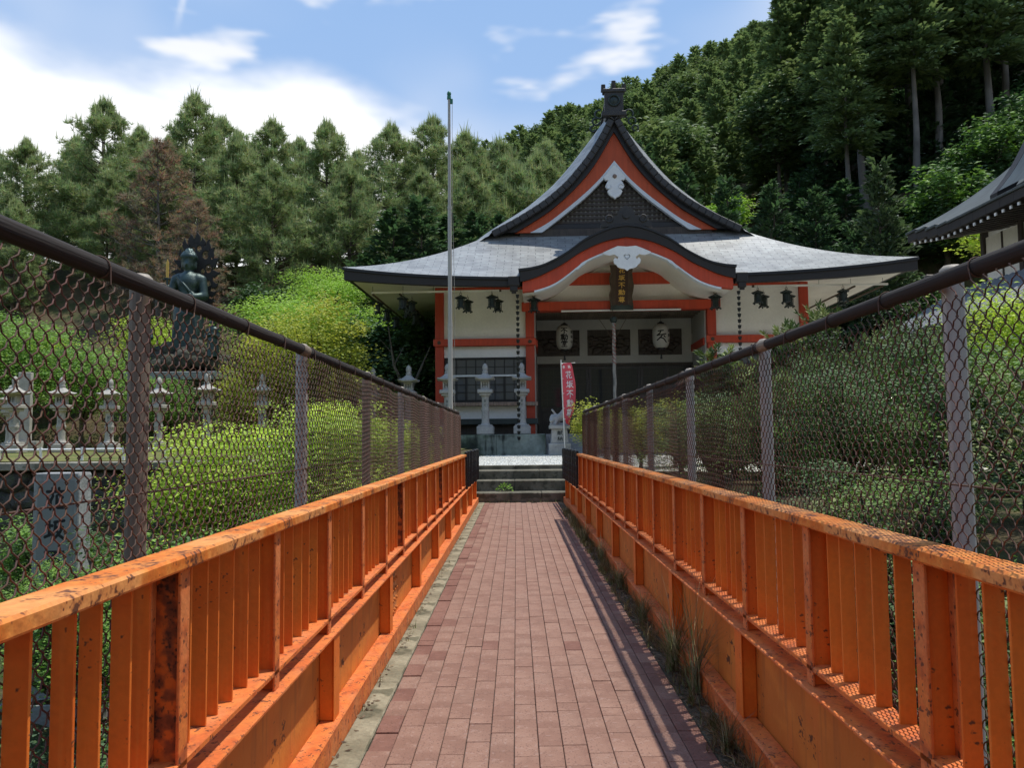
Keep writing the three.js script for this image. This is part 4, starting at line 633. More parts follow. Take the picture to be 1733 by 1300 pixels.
// ================================================================ lanterns and fittings of the temple
{
  // bronze hanging lantern: hooked ring, six-sided roof with turned-up tips, caged body, footed base
  const hexRoof = () => { const P = []; const rim = [], top = []; for (let i = 0; i < 12; i++) { const a = i / 12 * Math.PI * 2, tip = i % 2 === 0; rim.push([Math.cos(a) * (tip ? 0.27 : 0.20), tip ? 0.045 : 0, Math.sin(a) * (tip ? 0.27 : 0.20)]); top.push([Math.cos(a) * 0.07, 0.13, Math.sin(a) * 0.07]); } for (let i = 0; i < 12; i++) { const j = (i + 1) % 12; P.push(...rim[i], ...top[i], ...rim[j], ...rim[j], ...top[i], ...top[j]); const c = [0, 0.02, 0]; P.push(...rim[i], ...rim[j], ...c); P.push(...top[i], 0, 0.17, 0, ...top[j]); } const g = new THREE.BufferGeometry(); g.setAttribute('position', new THREE.Float32BufferAttribute(P, 3)); g.computeVertexNormals(); return boxUV(g); };
  function hangLantern(label, pos, drop, group, k = 1) {
    const o = thing('hanging_lantern', label, 'lantern', pos, TR, group);
    part(o, 'lantern_roof', hexRoof().translate(0, -0.13, 0), M.bronze);
    const cage = [cyl(0, -0.44, 0, 0.125, -0.13, 0.125, 6)]; for (let i = 0; i < 6; i++) { const a = i / 6 * Math.PI * 2; cage.push(bar([Math.cos(a) * 0.145, -0.45, Math.sin(a) * 0.145], [Math.cos(a) * 0.145, -0.12, Math.sin(a) * 0.145], 0.014, 5)); }
    for (const y of [-0.2, -0.37]) cage.push(strip(new THREE.TorusGeometry(0.145, 0.01, 5, 12).rotateX(Math.PI / 2).translate(0, y, 0)));
    part(o, 'lantern_body', cage, M.bronze);
    const feet = [cyl(0, -0.485, 0, 0.19, -0.44, 0.17, 6)]; for (let i = 0; i < 6; i++) { const a = i / 6 * Math.PI * 2; feet.push(cb(-0.025, -0.54, -0.025, 0.025, -0.48, 0.025, 0.006).rotateY(-a).translate(Math.cos(a) * 0.185, 0, Math.sin(a) * 0.185)); }
    part(o, 'lantern_base', feet, M.bronze);
    part(o, 'hook', [strip(new THREE.TorusGeometry(0.045, 0.010, 5, 12).translate(0, 0.07, 0)), bar([0, 0.11, 0], [0, 0.11 + drop, 0], 0.006, 4)], M.iron);
    o.scale.setScalar(k); return o;
  }
  const G = 'small bronze lanterns hanging under the eaves';
  const first = hangLantern('small bronze lantern hanging under the left eave of the temple hall', tw(-6.6, 7.16, 2.3), 0.1, G);
  for (const [u, t] of [[-6.42, 1.3], [-5.34, 2.3], [-5.16, 1.3], [-8.95, 2.3], [-8.75, 1.3], [-9.1, 0.2], [-9.1, -1.9], [-9.1, -4.2], [-9.1, -6.6], [-9.1, -9], [-10.2, 1.2], [-10.2, -0.8], [-10.2, -3], [-10.2, -5.4], [-10.2, -8]]) copy(first, null, tw(u, 7.16, t), TR + u);
  for (const [u, t] of [[5.26, 2.3], [5.75, 1.3], [6.38, 2.3], [6.80, 1.3], [8.6, 2.3], [8.9, 1.3]]) copy(first, 'small bronze lantern hanging under the right eave of the temple hall', tw(u, 7.16, t), TR + u);
  for (const k of [-1, 1]) {
    const o = hangLantern(`large bronze lantern hanging before the ${k < 0 ? 'left' : 'right'} porch pillar`, tw(k * 3.66, 7.10, 1.9), 0.12, null, 1.12);
    // pipes that carry the small lanterns
    const e = k < 0 ? [-10.25, -5.05] : [5.15, 10.4];
    const pr = thing('lantern_pipe', `pale pipe slung under the ${k < 0 ? 'left' : 'right'} eave of the temple hall to carry lanterns`, 'pipe', TP, TR);
    part(pr, 'pipe', cb(e[0], 7.32, 2.16, e[1], 7.40, 2.24, 0.01), M.tube);
    part(pr, 'end_cap', cb(k < 0 ? e[1] : e[0] - 0.09, 7.315, 2.155, k < 0 ? e[1] + 0.09 : e[0], 7.405, 2.245, 0.01), M.brownWood);
    for (let i = 0; i < 5; i++) { const u = lerp(e[0] + 0.05, e[1] - 0.2, i / 4); part(pr, 'hanger', bar([u, 7.4, 2.2], [u, 7.62, 2.2], 0.008, 5), M.iron); }
    for (const u of [9.1, 10.2]) part(pr, 'side_pipe', cb(k * u - 0.04, 7.26, -15, k * u + 0.04, 7.32, 2.2, 0.01), M.brownWood);
    // rain chain of bronze cups
    const ch = thing('rain_chain', `chain of dark metal rain cups hanging from the ${k < 0 ? 'left' : 'right'} end of the arched gable`, 'rain chain', tw(k * 4.28, 0, 3.22), TR);
    const cup = join(lathe([[0.01, -0.072], [0.052, -0.070], [0.062, 0.0], [0.076, 0.058], [0.068, 0.058], [0.054, 0.0], [0.03, -0.05]], 10), bar([0, -0.07, 0], [0, -0.165, 0], 0.008, 4));
    for (let i = 0; i < 26; i++) { const c = part(ch, 'cup', cup, M.chain); c.position.y = 6.94 - i * 0.222; c.rotation.y = i; }
  }
  single('lamp_bar', [cb(-2.52, -0.035, -0.04, 2.52, 0.035, 0.04, 0.01), cb(-0.2, 0.035, -0.03, 0.2, 0.06, 0.03, 0.005)], M.tube, 'long pale unlit lamp strip under the porch beam', 'lamp', tw(0, 6.745, 0.5), TR);
  // name board with gilt characters
  {
    const o = thing('name_board', 'dark wooden name board with gilt characters hung on the porch beam', 'sign', tw(0.02, 6.74, 0.62), TR); o.rotation.x = 0.16;
    const r = rng(3), L0 = [], R0 = []; for (let i = 0; i <= 18; i++) { const y = i / 18 * 1.88; L0.push([-0.46 - 0.02 * r() + 0.03 * Math.sin(i * 0.9), y]); R0.push([0.44 + 0.02 * r() + 0.03 * Math.sin(i * 0.7 + 1), y]); }
    part(o, 'board', ext([...L0, ...R0.reverse()], -0.06, 0.02), M.signWood);
    part(o, 'edge_moulding', [tube(L0.map(([x, y]) => [x, y, 0.015]), 0.028, 24, 6), tube(R0.map(([x, y]) => [x, y, 0.015]), 0.028, 24, 6)], M.brownWood);
    part(o, 'base_carving', ext([[-0.44, 0], [0.44, 0], [0.46, 0.16], [0.25, 0.22], [0.1, 0.17], [0, 0.24], [-0.1, 0.17], [-0.25, 0.22], [-0.46, 0.16]], 0.02, 0.06), M.bronze);
    const tx = lettering(256, 900, '#3a2114', (c) => { const rr = rng(8); for (let i = 0; i < 700; i++) { c.fillStyle = `rgba(${20 + rr() * 70},${12 + rr() * 40},${5 + rr() * 22},0.35)`; c.fillRect(rr() * 256, rr() * 900, 2 + rr() * 3, 40 + rr() * 160); } ['hana', 'saka', 'fu', 'dou', 'son'].forEach((k, i) => strokes(c, k, 58, 34 + i * 170, 140, 15, '#cfa348')); });
    part(o, 'inscription', face(0.52, 1.62, 0, 1.04, 0.024), mat(W1, 0.55, { map: tx }));
  }
  // paper lanterns in the entrance
  const paperLantern = (big, small, label, pos) => {
    const o = thing('paper_lantern', label, 'paper lantern', pos, TR), prof = []; for (let i = 0; i <= 32; i++) { const t = i / 32, y = lerp(-0.52, 0.52, t); prof.push([0.37 * Math.pow(Math.max(0, 1 - Math.pow(Math.abs(y) / 0.60, 3.2)), 0.5) + 0.006 * (i % 2), y]); }
    const g = new THREE.LatheGeometry(prof.map((p) => new THREE.Vector2(...p)), 40, Math.PI); const uv = g.attributes.uv; for (let i = 0; i < uv.count; i++) uv.setX(i, uv.getX(i));
    const tx = lettering(1024, 512, '#9c998e', (c) => { for (let y = 0; y < 512; y += 14) { c.fillStyle = 'rgba(120,112,96,0.22)'; c.fillRect(0, y, 1024, 2); } big.forEach((k, i) => { const n = big.length, s = n > 1 ? 128 : 250; strokes(c, k, 512 - s * 0.62, n > 1 ? 40 + i * 145 : 120, s * 1.15, n > 1 ? 20 : 26, '#14130f'); }); small.forEach((k, i) => strokes(c, k, 640, 110 + i * 100, 76, 11, '#17150f')); });  // grey ground puts the entrance's dimness into the white paper
    part(o, 'paper_body', strip(g), mat(W1, 0.9, { map: tx }));
    part(o, 'top_ring', [cyl(0, 0.49, 0, 0.17, 0.60, 0.15, 16), cyl(0, 0.60, 0, 0.10, 0.66, 0.06, 12), bar([0, 0.66, 0], [0, 1.05, 0], 0.01, 5)], M.black);
    part(o, 'bottom_ring', [cyl(0, -0.58, 0, 0.15, -0.49, 0.17, 16)], M.black);
    part(o, 'tassel', [bar([0, -0.58, 0], [0, -0.82, 0], 0.008, 5), cyl(0, -1.0, 0, 0.05, -0.82, 0.03, 8)], M.black); return o;
  };
  paperLantern(['fu', 'dou', 'do2'], ['kou', 'nou', 'san'], 'white paper lantern with three bold black characters in the entrance', tw(-2.36, 5.80, -1.0));
  paperLantern(['siddham'], ['kou', 'ya', 'san'], 'white paper lantern with one sweeping sanskrit sign in the entrance', tw(1.88, 5.80, -1.0));
  // bell rope
  {
    const o = thing('bell_rope', 'thick grey bell rope with red braid hanging before the entrance', 'rope', tw(-0.36, 0, 1.0), TR), pts = [], p2 = [];
    for (let i = 0; i <= 40; i++) { const y = lerp(2.5, 6.15, i / 40); pts.push([0.012 * Math.sin(i * 0.6), y, 0]); }
    part(o, 'rope', tube(pts, 0.068, 60, 9), M.rope);
    for (const k of [0, 1]) { const q = []; for (let i = 0; i <= 60; i++) { const y = lerp(4.4, 6.1, i / 60), a = i * 0.55 + k * Math.PI; q.push([0.068 * Math.cos(a), y, 0.068 * Math.sin(a)]); } p2.push(tube(q, 0.018, 120, 5)); }
    part(o, 'red_braid', p2, mat([0.28, 0.10, 0.085], 0.9));
    part(o, 'bell', strip(new THREE.SphereGeometry(0.16, 16, 12).translate(0, 6.28, 0)), M.bronze);
    part(o, 'stay', [bar([0, 5.4, -0.05], [-0.85, 6.85, -0.6], 0.012, 5), bar([0, 5.4, -0.05], [0.85, 6.85, -0.6], 0.012, 5), bar([0, 6.42, 0], [0, 6.84, -0.5], 0.014, 5)], M.brownWood);
  }
}
// ================================================================ stone lanterns
{
  const lantern = (label, pos, turn, group, warm) => {
    const o = thing('stone_lantern', label, 'stone lantern', pos, turn, group), S = warm ? M.stoneWarm : M.stone;
    part(o, 'base', [cb(-0.335, 0, -0.335, 0.335, 0.33, 0.335, 0.03), cb(-0.27, 0.33, -0.27, 0.27, 0.39, 0.27, 0.03)], S);
    const sh = part(o, 'shaft', lathe([[0.20, 0.39], [0.17, 0.43], [0.155, 0.5], [0.145, 0.9], [0.17, 0.94], [0.17, 1.0], [0.145, 1.04], [0.14, 1.45], [0.17, 1.53], [0.2, 1.56]], 16), S);
    const tx = lettering(128, 256, '#b9b9b4', (c) => { strokes(c, 'ken', 20, 20, 88, 9, '#6f7371'); strokes(c, 'tou', 20, 132, 88, 9, '#6f7371'); });
    { const cg = new THREE.CylinderGeometry(0.1475, 0.1475, 0.36, 10, 1, true, -0.45, 0.9).translate(0, 1.24, 0); part(sh, 'inscription', strip(cg), mat([0.66, 0.66, 0.66], 0.9, { map: tx })); }
    part(o, 'platform', [cb(-0.23, 1.55, -0.23, 0.23, 1.64, 0.23, 0.03), cb(-0.30, 1.64, -0.30, 0.30, 1.79, 0.30, 0.025)], S);
    const fb = part(o, 'firebox', [cb(-0.175, 1.79, -0.175, -0.105, 2.15, 0.175, 0.008), cb(0.105, 1.79, -0.175, 0.175, 2.15, 0.175, 0.008), cb(-0.104, 1.79, -0.175, 0.104, 1.88, 0.175, 0.006), cb(-0.104, 2.08, -0.175, 0.104, 2.15, 0.175, 0.006), bx(-0.104, 1.88, -0.02, 0.104, 2.08, 0.02)], S);
    part(fb, 'window_lattice', [bx(-0.104, 1.88, 0.10, -0.088, 2.08, 0.12), bx(0.088, 1.88, 0.10, 0.104, 2.08, 0.12), bx(-0.088, 1.972, 0.10, 0.088, 1.988, 0.12), bx(-0.008, 1.88, 0.10, 0.008, 2.08, 0.12)], M.black);
    for (const [a, b] of [[-0.05, 1.925], [0.05, 1.925], [-0.05, 2.03], [0.05, 2.03]]) part(fb, 'pane', bx(a - 0.038, b - 0.042, 0.105, a + 0.038, b + 0.042, 0.109), M.paper);
    { // curved square roof
      const g = grid(24, 8, (u, v) => { const a = u * Math.PI * 2, sq = 1 / Math.max(Math.abs(Math.cos(a)), Math.abs(Math.sin(a))), r0 = lerp(0.385, 0.09, v), rr = r0 * lerp(sq, 1, v * 0.6), lift = 0.05 * Math.pow(Math.max(0, sq - 1) / 0.414, 2) * (1 - v) * (1 - v); return [Math.cos(a) * rr, 2.22 + lift + 0.24 * Math.pow(v, 1.5), Math.sin(a) * rr]; }, (p, u, v) => [u * 2, v]);
      const e = grid(24, 2, (u, v) => { const a = u * Math.PI * 2, sq = 1 / Math.max(Math.abs(Math.cos(a)), Math.abs(Math.sin(a))), lift = 0.05 * Math.pow(Math.max(0, sq - 1) / 0.414, 2); const k = v < 0.3 ? [0.20, 2.15] : v < 0.8 ? [0.375, 2.155 + lift] : [0.385, 2.22 + lift]; return [Math.cos(a) * k[0] * sq, k[1], Math.sin(a) * k[0] * sq]; }, (p, u, v) => [u * 2, v]);
      part(o, 'roof', join(g, e), S);
    }
    part(o, 'finial', lathe([[0.10, 2.45], [0.13, 2.50], [0.085, 2.55], [0.11, 2.60], [0.115, 2.68], [0.09, 2.77], [0.04, 2.83], [0.001, 2.85]], 14), S);
    return o;
  };
  const GP = 'stone lanterns on the temple platform';
  const a = lantern('grey stone lantern on the platform beside the rain chain', tw(-4.17, 1.55, 2.4), TR, GP);
  copy(a, 'grey stone lantern on the platform in the middle of the lattice window', tw(-5.63, 1.55, 2.4), TR, GP);
  copy(a, 'grey stone lantern on the platform behind the flagpole', tw(-7.14, 1.55, 2.4), TR, GP);
  copy(a, 'grey stone lantern at the platform corner left of the red corner pillar', tw(-8.72, 1.52, 2.3), TR, GP);
  copy(a, 'grey stone lantern beyond the platform corner, mostly behind the fence', tw(-10.2, 1.45, 2.2), TR, GP);
  const GL = 'stone lanterns in a row in the garden';
  const b = lantern('weathered stone lantern standing in a row on the garden lawn', [-17.12, 1.03, -30], 0.1, GL, true);
  for (const [x, z, t] of [[-18.9, -30, 0.0], [-15.3, -30, 0.2], [-13.45, -30, -0.1], [-11.62, -30, 0.1], [-9.6, -30.2, 0.3]]) copy(b, null, [x, 1.02, z], t, null, 0.95 + 0.09 * hash(Math.round(x * 10), 1, 5));
  for (const [x, z] of [[-21.6, -34], [-10.1, -34.5], [-8.2, -33]]) copy(b, 'stone lantern set back on the lawn before the statue', [x, 1.02, z], 0.4, 'stone lanterns set back on the lawn');
}
// ================================================================ banner, flagpole, guardian lion
{
  const o = thing('banner', 'tall red cloth banner with white characters on a thin pole', 'banner', [1.80, 0.73, -29.5], 0.12);
  part(o, 'pole', bar([0, 0, 0], [-0.115, 3.55, 0], 0.022, 8), M.tube); part(o, 'cross_pole', bar([-0.13, 3.42, 0], [0.42, 3.44, 0.02], 0.012, 6), M.tube);
  const fw = (v) => 0.36 + 0.15 * Math.sin(Math.PI * Math.min(1, v * 1.08)) - 0.20 * smooth(0.8, 1, v);
  const g = grid(14, 40, (u, v) => { const y = lerp(3.42, 1.20, v) + u * 0.02, x0 = -0.115 + (3.5 - y) * 0.033 + 0.05 * smooth(0.82, 1, v) * 1.5; return [x0 + u * fw(v), y - 0.10 * smooth(0.85, 1, v) * u, 0.14 * Math.sin(u * 2.2 + v * 2.4) * u + 0.02 * Math.sin(v * 22) * u]; }, (p, u, v) => [u, 1 - v]);
  const tx = lettering(256, 1024, '#cc4a5e', (c) => { c.fillStyle = '#d8505f'; c.fillRect(0, 0, 256, 1024); strokes(c, 'hou', 30, 40, 56, 9, '#f3e4e2'); strokes(c, 'nou', 150, 40, 56, 9, '#f3e4e2'); ['hana', 'saka', 'fu', 'dou', 'son'].forEach((k, i) => { strokes(c, k, 72, 130 + i * 162, 140, 20, '#8d3f72'); strokes(c, k, 72, 130 + i * 162, 140, 12, '#f6ecec'); }); c.fillStyle = '#d8303c'; c.fillRect(0, 960, 256, 64); });
  part(o, 'cloth', g, mat(W1, 0.85, { map: tx, phys: 1, transmission: 0.25, thickness: 0 }));
  const loops = []; for (const y of [3.40, 2.85, 2.3, 1.75, 1.35]) loops.push(strip(new THREE.TorusGeometry(0.035, 0.012, 5, 10).rotateX(Math.PI / 2).translate(-0.09 + (3.5 - y) * 0.033, y, 0))); part(o, 'tie_loops', loops, M.white);

  const f = thing('flagpole', 'tall grey metal flagpole with green top fitting before the temple', 'flagpole', [-2.21, 0.73, -27]);
  part(f, 'pole', [cyl(0, 0, 0, 0.085, 4.5, 0.078, 14), cyl(0, 4.5, 0, 0.073, 8.6, 0.066, 14), cyl(0, 8.6, 0, 0.060, 12.45, 0.045, 12)], M.galv);
  part(f, 'joint_band', [cyl(0, 4.46, 0, 0.088, 4.58, 0.088, 14), cyl(0, 8.55, 0, 0.073, 8.66, 0.073, 14)], M.galv);
  part(f, 'pulley_head', [cyl(0, 12.45, 0, 0.075, 12.56, 0.07, 10), strip(new THREE.SphereGeometry(0.075, 10, 8).scale(1, 1.3, 1).translate(0, 12.64, 0)), cb(0.03, 12.28, -0.03, 0.13, 12.46, 0.03, 0.01)], M.green);
  part(f, 'halyard', tube([[0.11, 12.3, 0.02], [0.10, 9, 0.03], [0.16, 5, 0.03], [0.12, 2.6, 0.04], [0.2, 0.9, 0.05]], 0.008, 40, 4), M.rope);

  const pd = thing('lion_pedestal', 'grey stone pedestal carved with two characters under the guardian lion', 'pedestal', [1.62, 0.73, -30.1], 0);
  part(pd, 'plinth', cb(-0.40, 0, -0.5, 0.40, 0.46, 0.5, 0.02), M.stone);
  part(pd, 'die', ext([[-0.32, 0.46], [0.32, 0.46], [0.28, 1.0], [-0.28, 1.0]], -0.36, 0.36, [], 0.01), M.stone);
  part(pd, 'cap', cb(-0.38, 1.0, -0.46, 0.38, 1.14, 0.46, 0.02), M.stone);
  const tx2 = lettering(128, 256, '#b4b6b4', (c) => { strokes(c, 'ken', 16, 14, 98, 11, '#33383a'); strokes(c, 'nou', 16, 136, 98, 11, '#33383a'); });
  const ins = part(pd, 'inscription', face(0.26, 0.46, 0, 0.735, 0.364), mat([0.70, 0.70, 0.70], 0.9, { map: tx2 })); ins.rotation.x = 0;
}
// ================================================================ sculpted figures by distance fields
function sculpt(prims, lo, hi, res, k = 0.06) {     // prims: [ax, ay, az, bx, by, bz, ra, rb]
  const mc = new MarchingCubes(res, M.statue, false, false, 160000); mc.isolation = 0;
  const size = Math.max(hi[0] - lo[0], hi[1] - lo[1], hi[2] - lo[2]), c = [(lo[0] + hi[0]) / 2, (lo[1] + hi[1]) / 2, (lo[2] + hi[2]) / 2], hs = size / 2;
  for (let z = 0; z < res; z++) for (let y = 0; y < res; y++) for (let x = 0; x < res; x++) {
    const p = [c[0] + (x - res / 2) / (res / 2) * hs, c[1] + (y - res / 2) / (res / 2) * hs, c[2] + (z - res / 2) / (res / 2) * hs];
    let d = 1e3;
    for (const q of prims) {
      const bx0 = q[3] - q[0], by = q[4] - q[1], bz = q[5] - q[2], px = p[0] - q[0], py = p[1] - q[1], pz = p[2] - q[2], l2 = bx0 * bx0 + by * by + bz * bz, t = l2 ? Math.min(1, Math.max(0, (px * bx0 + py * by + pz * bz) / l2)) : 0;
      const e = Math.hypot(px - bx0 * t, py - by * t, pz - bz * t) - lerp(q[6], q[7], t), h = Math.max(0, k - Math.abs(d - e)) / k; d = Math.min(d, e) - h * h * k * 0.25;
    }
    mc.field[x + y * res + z * res * res] = -d;
  }
  mc.update();
  const n = mc.count * 3, P = mc.positionArray.slice(0, n), g = new THREE.BufferGeometry();
  for (let i = 0; i < n; i += 3) for (let a = 0; a < 3; a++) P[i + a] = c[a] + P[i + a] * hs;
  g.setAttribute('position', new THREE.BufferAttribute(P, 3)); g.setAttribute('normal', new THREE.BufferAttribute(mc.normalArray.slice(0, n), 3)); const nn = g.attributes.normal; for (let i = 0; i < nn.count; i++) { const v = new THREE.Vector3(nn.getX(i), nn.getY(i), nn.getZ(i)).normalize(); nn.setXYZ(i, v.x, v.y, v.z); }
  g.setAttribute('uv', new THREE.BufferAttribute(new Float32Array(n / 3 * 2).map((_, i) => i % 2 ? P[Math.floor(i / 2) * 3 + 1] : P[Math.floor(i / 2) * 3]), 2));
  return g;
}
{
  // guardian lion, crouching with its rump and tail raised, head low to the left
  const P = [[0.10, 0.30, 0, -0.12, 0.20, 0, 0.15, 0.15], [0.10, 0.30, 0, 0.20, 0.48, 0, 0.15, 0.12], [-0.12, 0.22, 0.02, -0.24, 0.19, 0.08, 0.15, 0.13], [-0.24, 0.17, 0.10, -0.30, 0.13, 0.22, 0.09, 0.06], [-0.18, 0.32, -0.05, -0.25, 0.36, 0.02, 0.05, 0.04], [-0.30, 0.30, 0.03, -0.27, 0.34, 0.0, 0.04, 0.03],
    [-0.10, 0.15, 0.12, -0.16, 0.02, 0.18, 0.06, 0.05], [-0.14, 0.15, -0.10, -0.18, 0.02, -0.12, 0.06, 0.05], [0.20, 0.40, 0.10, 0.24, 0.20, 0.12, 0.08, 0.06], [0.24, 0.20, 0.12, 0.18, 0.03, 0.14, 0.055, 0.05], [0.20, 0.40, -0.10, 0.26, 0.20, -0.12, 0.08, 0.06], [0.26, 0.20, -0.12, 0.2, 0.03, -0.14, 0.055, 0.05], [0.24, 0.55, 0, 0.24, 0.74, 0, 0.07, 0.035], [0.24, 0.58, 0, 0.15, 0.70, 0, 0.05, 0.02], [-0.13, 0.40, -0.02, -0.26, 0.56, 0, 0.04, 0.03], [-0.3, 0.02, -0.2, 0.3, 0.02, 0.2, 0.05, 0.05], [-0.3, 0.02, 0.2, 0.3, 0.02, -0.2, 0.05, 0.05]];
  single('guardian_lion', sculpt(P, [-0.5, -0.06, -0.42], [0.5, 0.86, 0.42], 56, 0.05), M.stone, 'grey stone guardian lion crouching on a carved pedestal beside the banner', 'statue', [1.62, 1.89, -30.1], 0);
}
// ================================================================ bronze deity statue with flame halo on its rock pedestal
{
  const bx0 = -17.35, bz = -42, base = 4.92;
  const pd = thing('statue_pedestal', 'dark stone pedestal with a projecting grey slab under the bronze statue', 'pedestal', [-16.7, 1.0, bz]);
  const r = rng(77), sg = [0, 1, 2].map((k) => { const g = new THREE.DodecahedronGeometry(0.5, 1), p = g.attributes.position; for (let i = 0; i < p.count; i++) { const n = 0.82 + 0.3 * fbm3(p.getX(i) * 2 + k * 5, p.getY(i) * 2, p.getZ(i) * 2, 2, 19); p.setXYZ(i, p.getX(i) * n, p.getY(i) * n, p.getZ(i) * n); } g.computeVertexNormals(); return boxUV(g); });
  part(pd, 'core', cb(-3.0, 0, -3, 3.2, 3.5, 1.35, 0.05), M.slab);
  for (let y = 0, j = 0; y < 3.3; y += 0.62, j++) for (let x = -2.8; x < 3.1; x += 0.85) { const o = part(pd, 'pedestal_stone', sg[(j + Math.round(x * 3) + 30) % 3], M.rock); o.position.set(x + (j % 2) * 0.4, y + 0.32, 1.35 + 0.1 * r()); o.scale.set(0.95 + 0.15 * r(), 0.72, 0.5); o.rotation.set(0, r() * 0.3, r() * 0.3); }
  part(pd, 'slab', cb(-3.3, 3.5, -3.2, 3.5, 3.92, 1.8, 0.03), M.slab);
  const rk = thing('statue_rock', 'pile of dark rocks that the bronze statue stands on', 'rock', [bx0, base, bz]);
  for (let i = 0; i < 70; i++) { const a = r() * 6.28, q = 0.35 + Math.sqrt(r()) * 1.75, o = part(rk, 'boulder', sg[i % 3], M.rock); o.position.set(Math.cos(a) * q * 1.1, 0.25 + 1.9 * Math.pow(1 - q / 2.15, 1.1) * (0.5 + 0.5 * r()), Math.sin(a) * q * 0.62 + 0.15); o.scale.setScalar(0.55 + 0.6 * r()); o.rotation.set(r() * 6, r() * 6, r() * 6); }
  // the figure: head 1.0, shoulders 1.7, robe to the rocks, left hand with a rope before the waist, right arm raised with a sword
  const B = [], add = (...q) => B.push(q);
  add(0, 5.55, 0, 0, 5.95, 0.04, 0.40, 0.40); add(0, 5.45, 0.20, 0, 5.30, 0.22, 0.26, 0.20); add(0, 5.9, -0.05, 0, 6.2, -0.02, 0.36, 0.24);          // skull, jaw, hair
  for (let i = 0; i < 16; i++) { const a = i / 16 * Math.PI * 2; add(Math.cos(a) * 0.42, 5.92 + 0.10 * Math.sin(i * 2.1), Math.sin(a) * 0.38, Math.cos(a) * 0.44, 5.96, Math.sin(a) * 0.40, 0.115, 0.10); if (i % 2) add(Math.cos(a) * 0.31, 6.14, Math.sin(a) * 0.29, Math.cos(a) * 0.33, 6.17, Math.sin(a) * 0.31, 0.115, 0.10); if (i % 4 === 0) add(Math.cos(a) * 0.14, 6.33, Math.sin(a) * 0.14, Math.cos(a) * 0.15, 6.36, Math.sin(a) * 0.15, 0.11, 0.09); }
  add(0, 5.72, 0.06, 0, 5.60, 0.10, 0.41, 0.36); for (let i = 0; i < 6; i++) add(-0.3 + i * 0.12, 5.98, 0.36, -0.3 + i * 0.12, 5.95, 0.38, 0.09, 0.08);
  add(0, 5.62, 0.40, 0, 5.52, 0.47, 0.05, 0.09); add(-0.22, 5.73, 0.34, -0.08, 5.70, 0.40, 0.06, 0.05); add(0.22, 5.73, 0.34, 0.08, 5.70, 0.40, 0.06, 0.05); add(-0.12, 5.34, 0.38, 0.12, 5.34, 0.38, 0.05, 0.05); add(-0.42, 5.65, 0, -0.43, 5.38, 0.02, 0.08, 0.06); add(0.42, 5.65, 0, 0.43, 5.38, 0.02, 0.08, 0.06);
  add(0, 5.2, 0, 0, 4.9, 0, 0.27, 0.36); add(-0.52, 4.72, 0, 0.52, 4.72, 0, 0.40, 0.40); add(0, 4.6, 0.06, 0, 3.6, 0.08, 0.62, 0.55); add(-0.25, 4.5, 0.28, 0.25, 4.5, 0.28, 0.34, 0.34); add(0, 3.7, 0.05, 0, 2.9, 0.02, 0.60, 0.72);
  add(-0.30, 2.9, 0, -0.38, 0.9, 0.02, 0.62, 0.60); add(0.30, 2.9, 0, 0.40, 0.9, 0.02, 0.62, 0.60); add(0, 2.4, -0.1, 0, 0.9, -0.1, 0.60, 0.72);
  for (let i = 0; i < 7; i++) { const x = -0.75 + i * 0.25; add(x * 0.7, 2.8, 0.50, x, 0.95, 0.55, 0.09, 0.13); }
  add(0.80, 4.72, 0, 0.98, 3.85, 0.12, 0.30, 0.26); add(0.98, 3.85, 0.12, 0.50, 3.72, 0.70, 0.24, 0.17);            // left arm across the waist
  for (let i = 0; i < 4; i++) { add(0.48 - i * 0.0, 3.86 - i * 0.10, 0.72, 0.30, 3.86 - i * 0.10, 0.84 - i * 0.01, 0.062, 0.055); } add(0.50, 3.92, 0.70, 0.36, 4.02, 0.76, 0.06, 0.05);
  add(-0.80, 4.72, 0, -1.02, 3.95, 0.15, 0.30, 0.25); add(-1.02, 3.95, 0.15, -1.03, 4.15, 0.62, 0.22, 0.16); for (let i = 0; i < 4; i++) add(-1.12, 4.30 - i * 0.1, 0.66, -0.98, 4.30 - i * 0.1, 0.80, 0.06, 0.055);
  const st = thing('bronze_statue', 'large dark bronze standing deity with curly hair before a flame halo', 'statue', [bx0, base + 0.30, bz], 0.10); st.scale.set(0.84, 1, 0.92);
  part(st, 'body', sculpt(B, [-1.6, 0.5, -1.2], [1.6, 6.6, 1.2], 86, 0.09), M.statue);
  // sash and rope
  part(st, 'sash', tube([[-0.62, 4.86, 0.34], [-0.1, 4.4, 0.66], [0.42, 3.85, 0.66], [0.68, 3.5, 0.45]], 0.09, 24, 7), M.statue);
  part(st, 'rope_loop', tube([[0.42, 3.70, 0.82], [0.55, 3.2, 0.80], [0.42, 2.75, 0.80], [0.28, 3.2, 0.82]], 0.05, 32, 6, true), M.statue);
  const sw = part(st, 'sword_hilt', [cyl(-1.06, 4.0, 0.74, 0.05, 4.62, 0.05, 10), cb(-1.24, 4.62, 0.68, -0.88, 4.72, 0.80, 0.02)], M.statue); part(sw, 'sword_blade', ext([[-1.14, 4.72], [-0.98, 4.72], [-0.97, 5.5], [-1.06, 5.72], [-1.15, 5.5]], 0.71, 0.77, [], 0.015), M.gold);
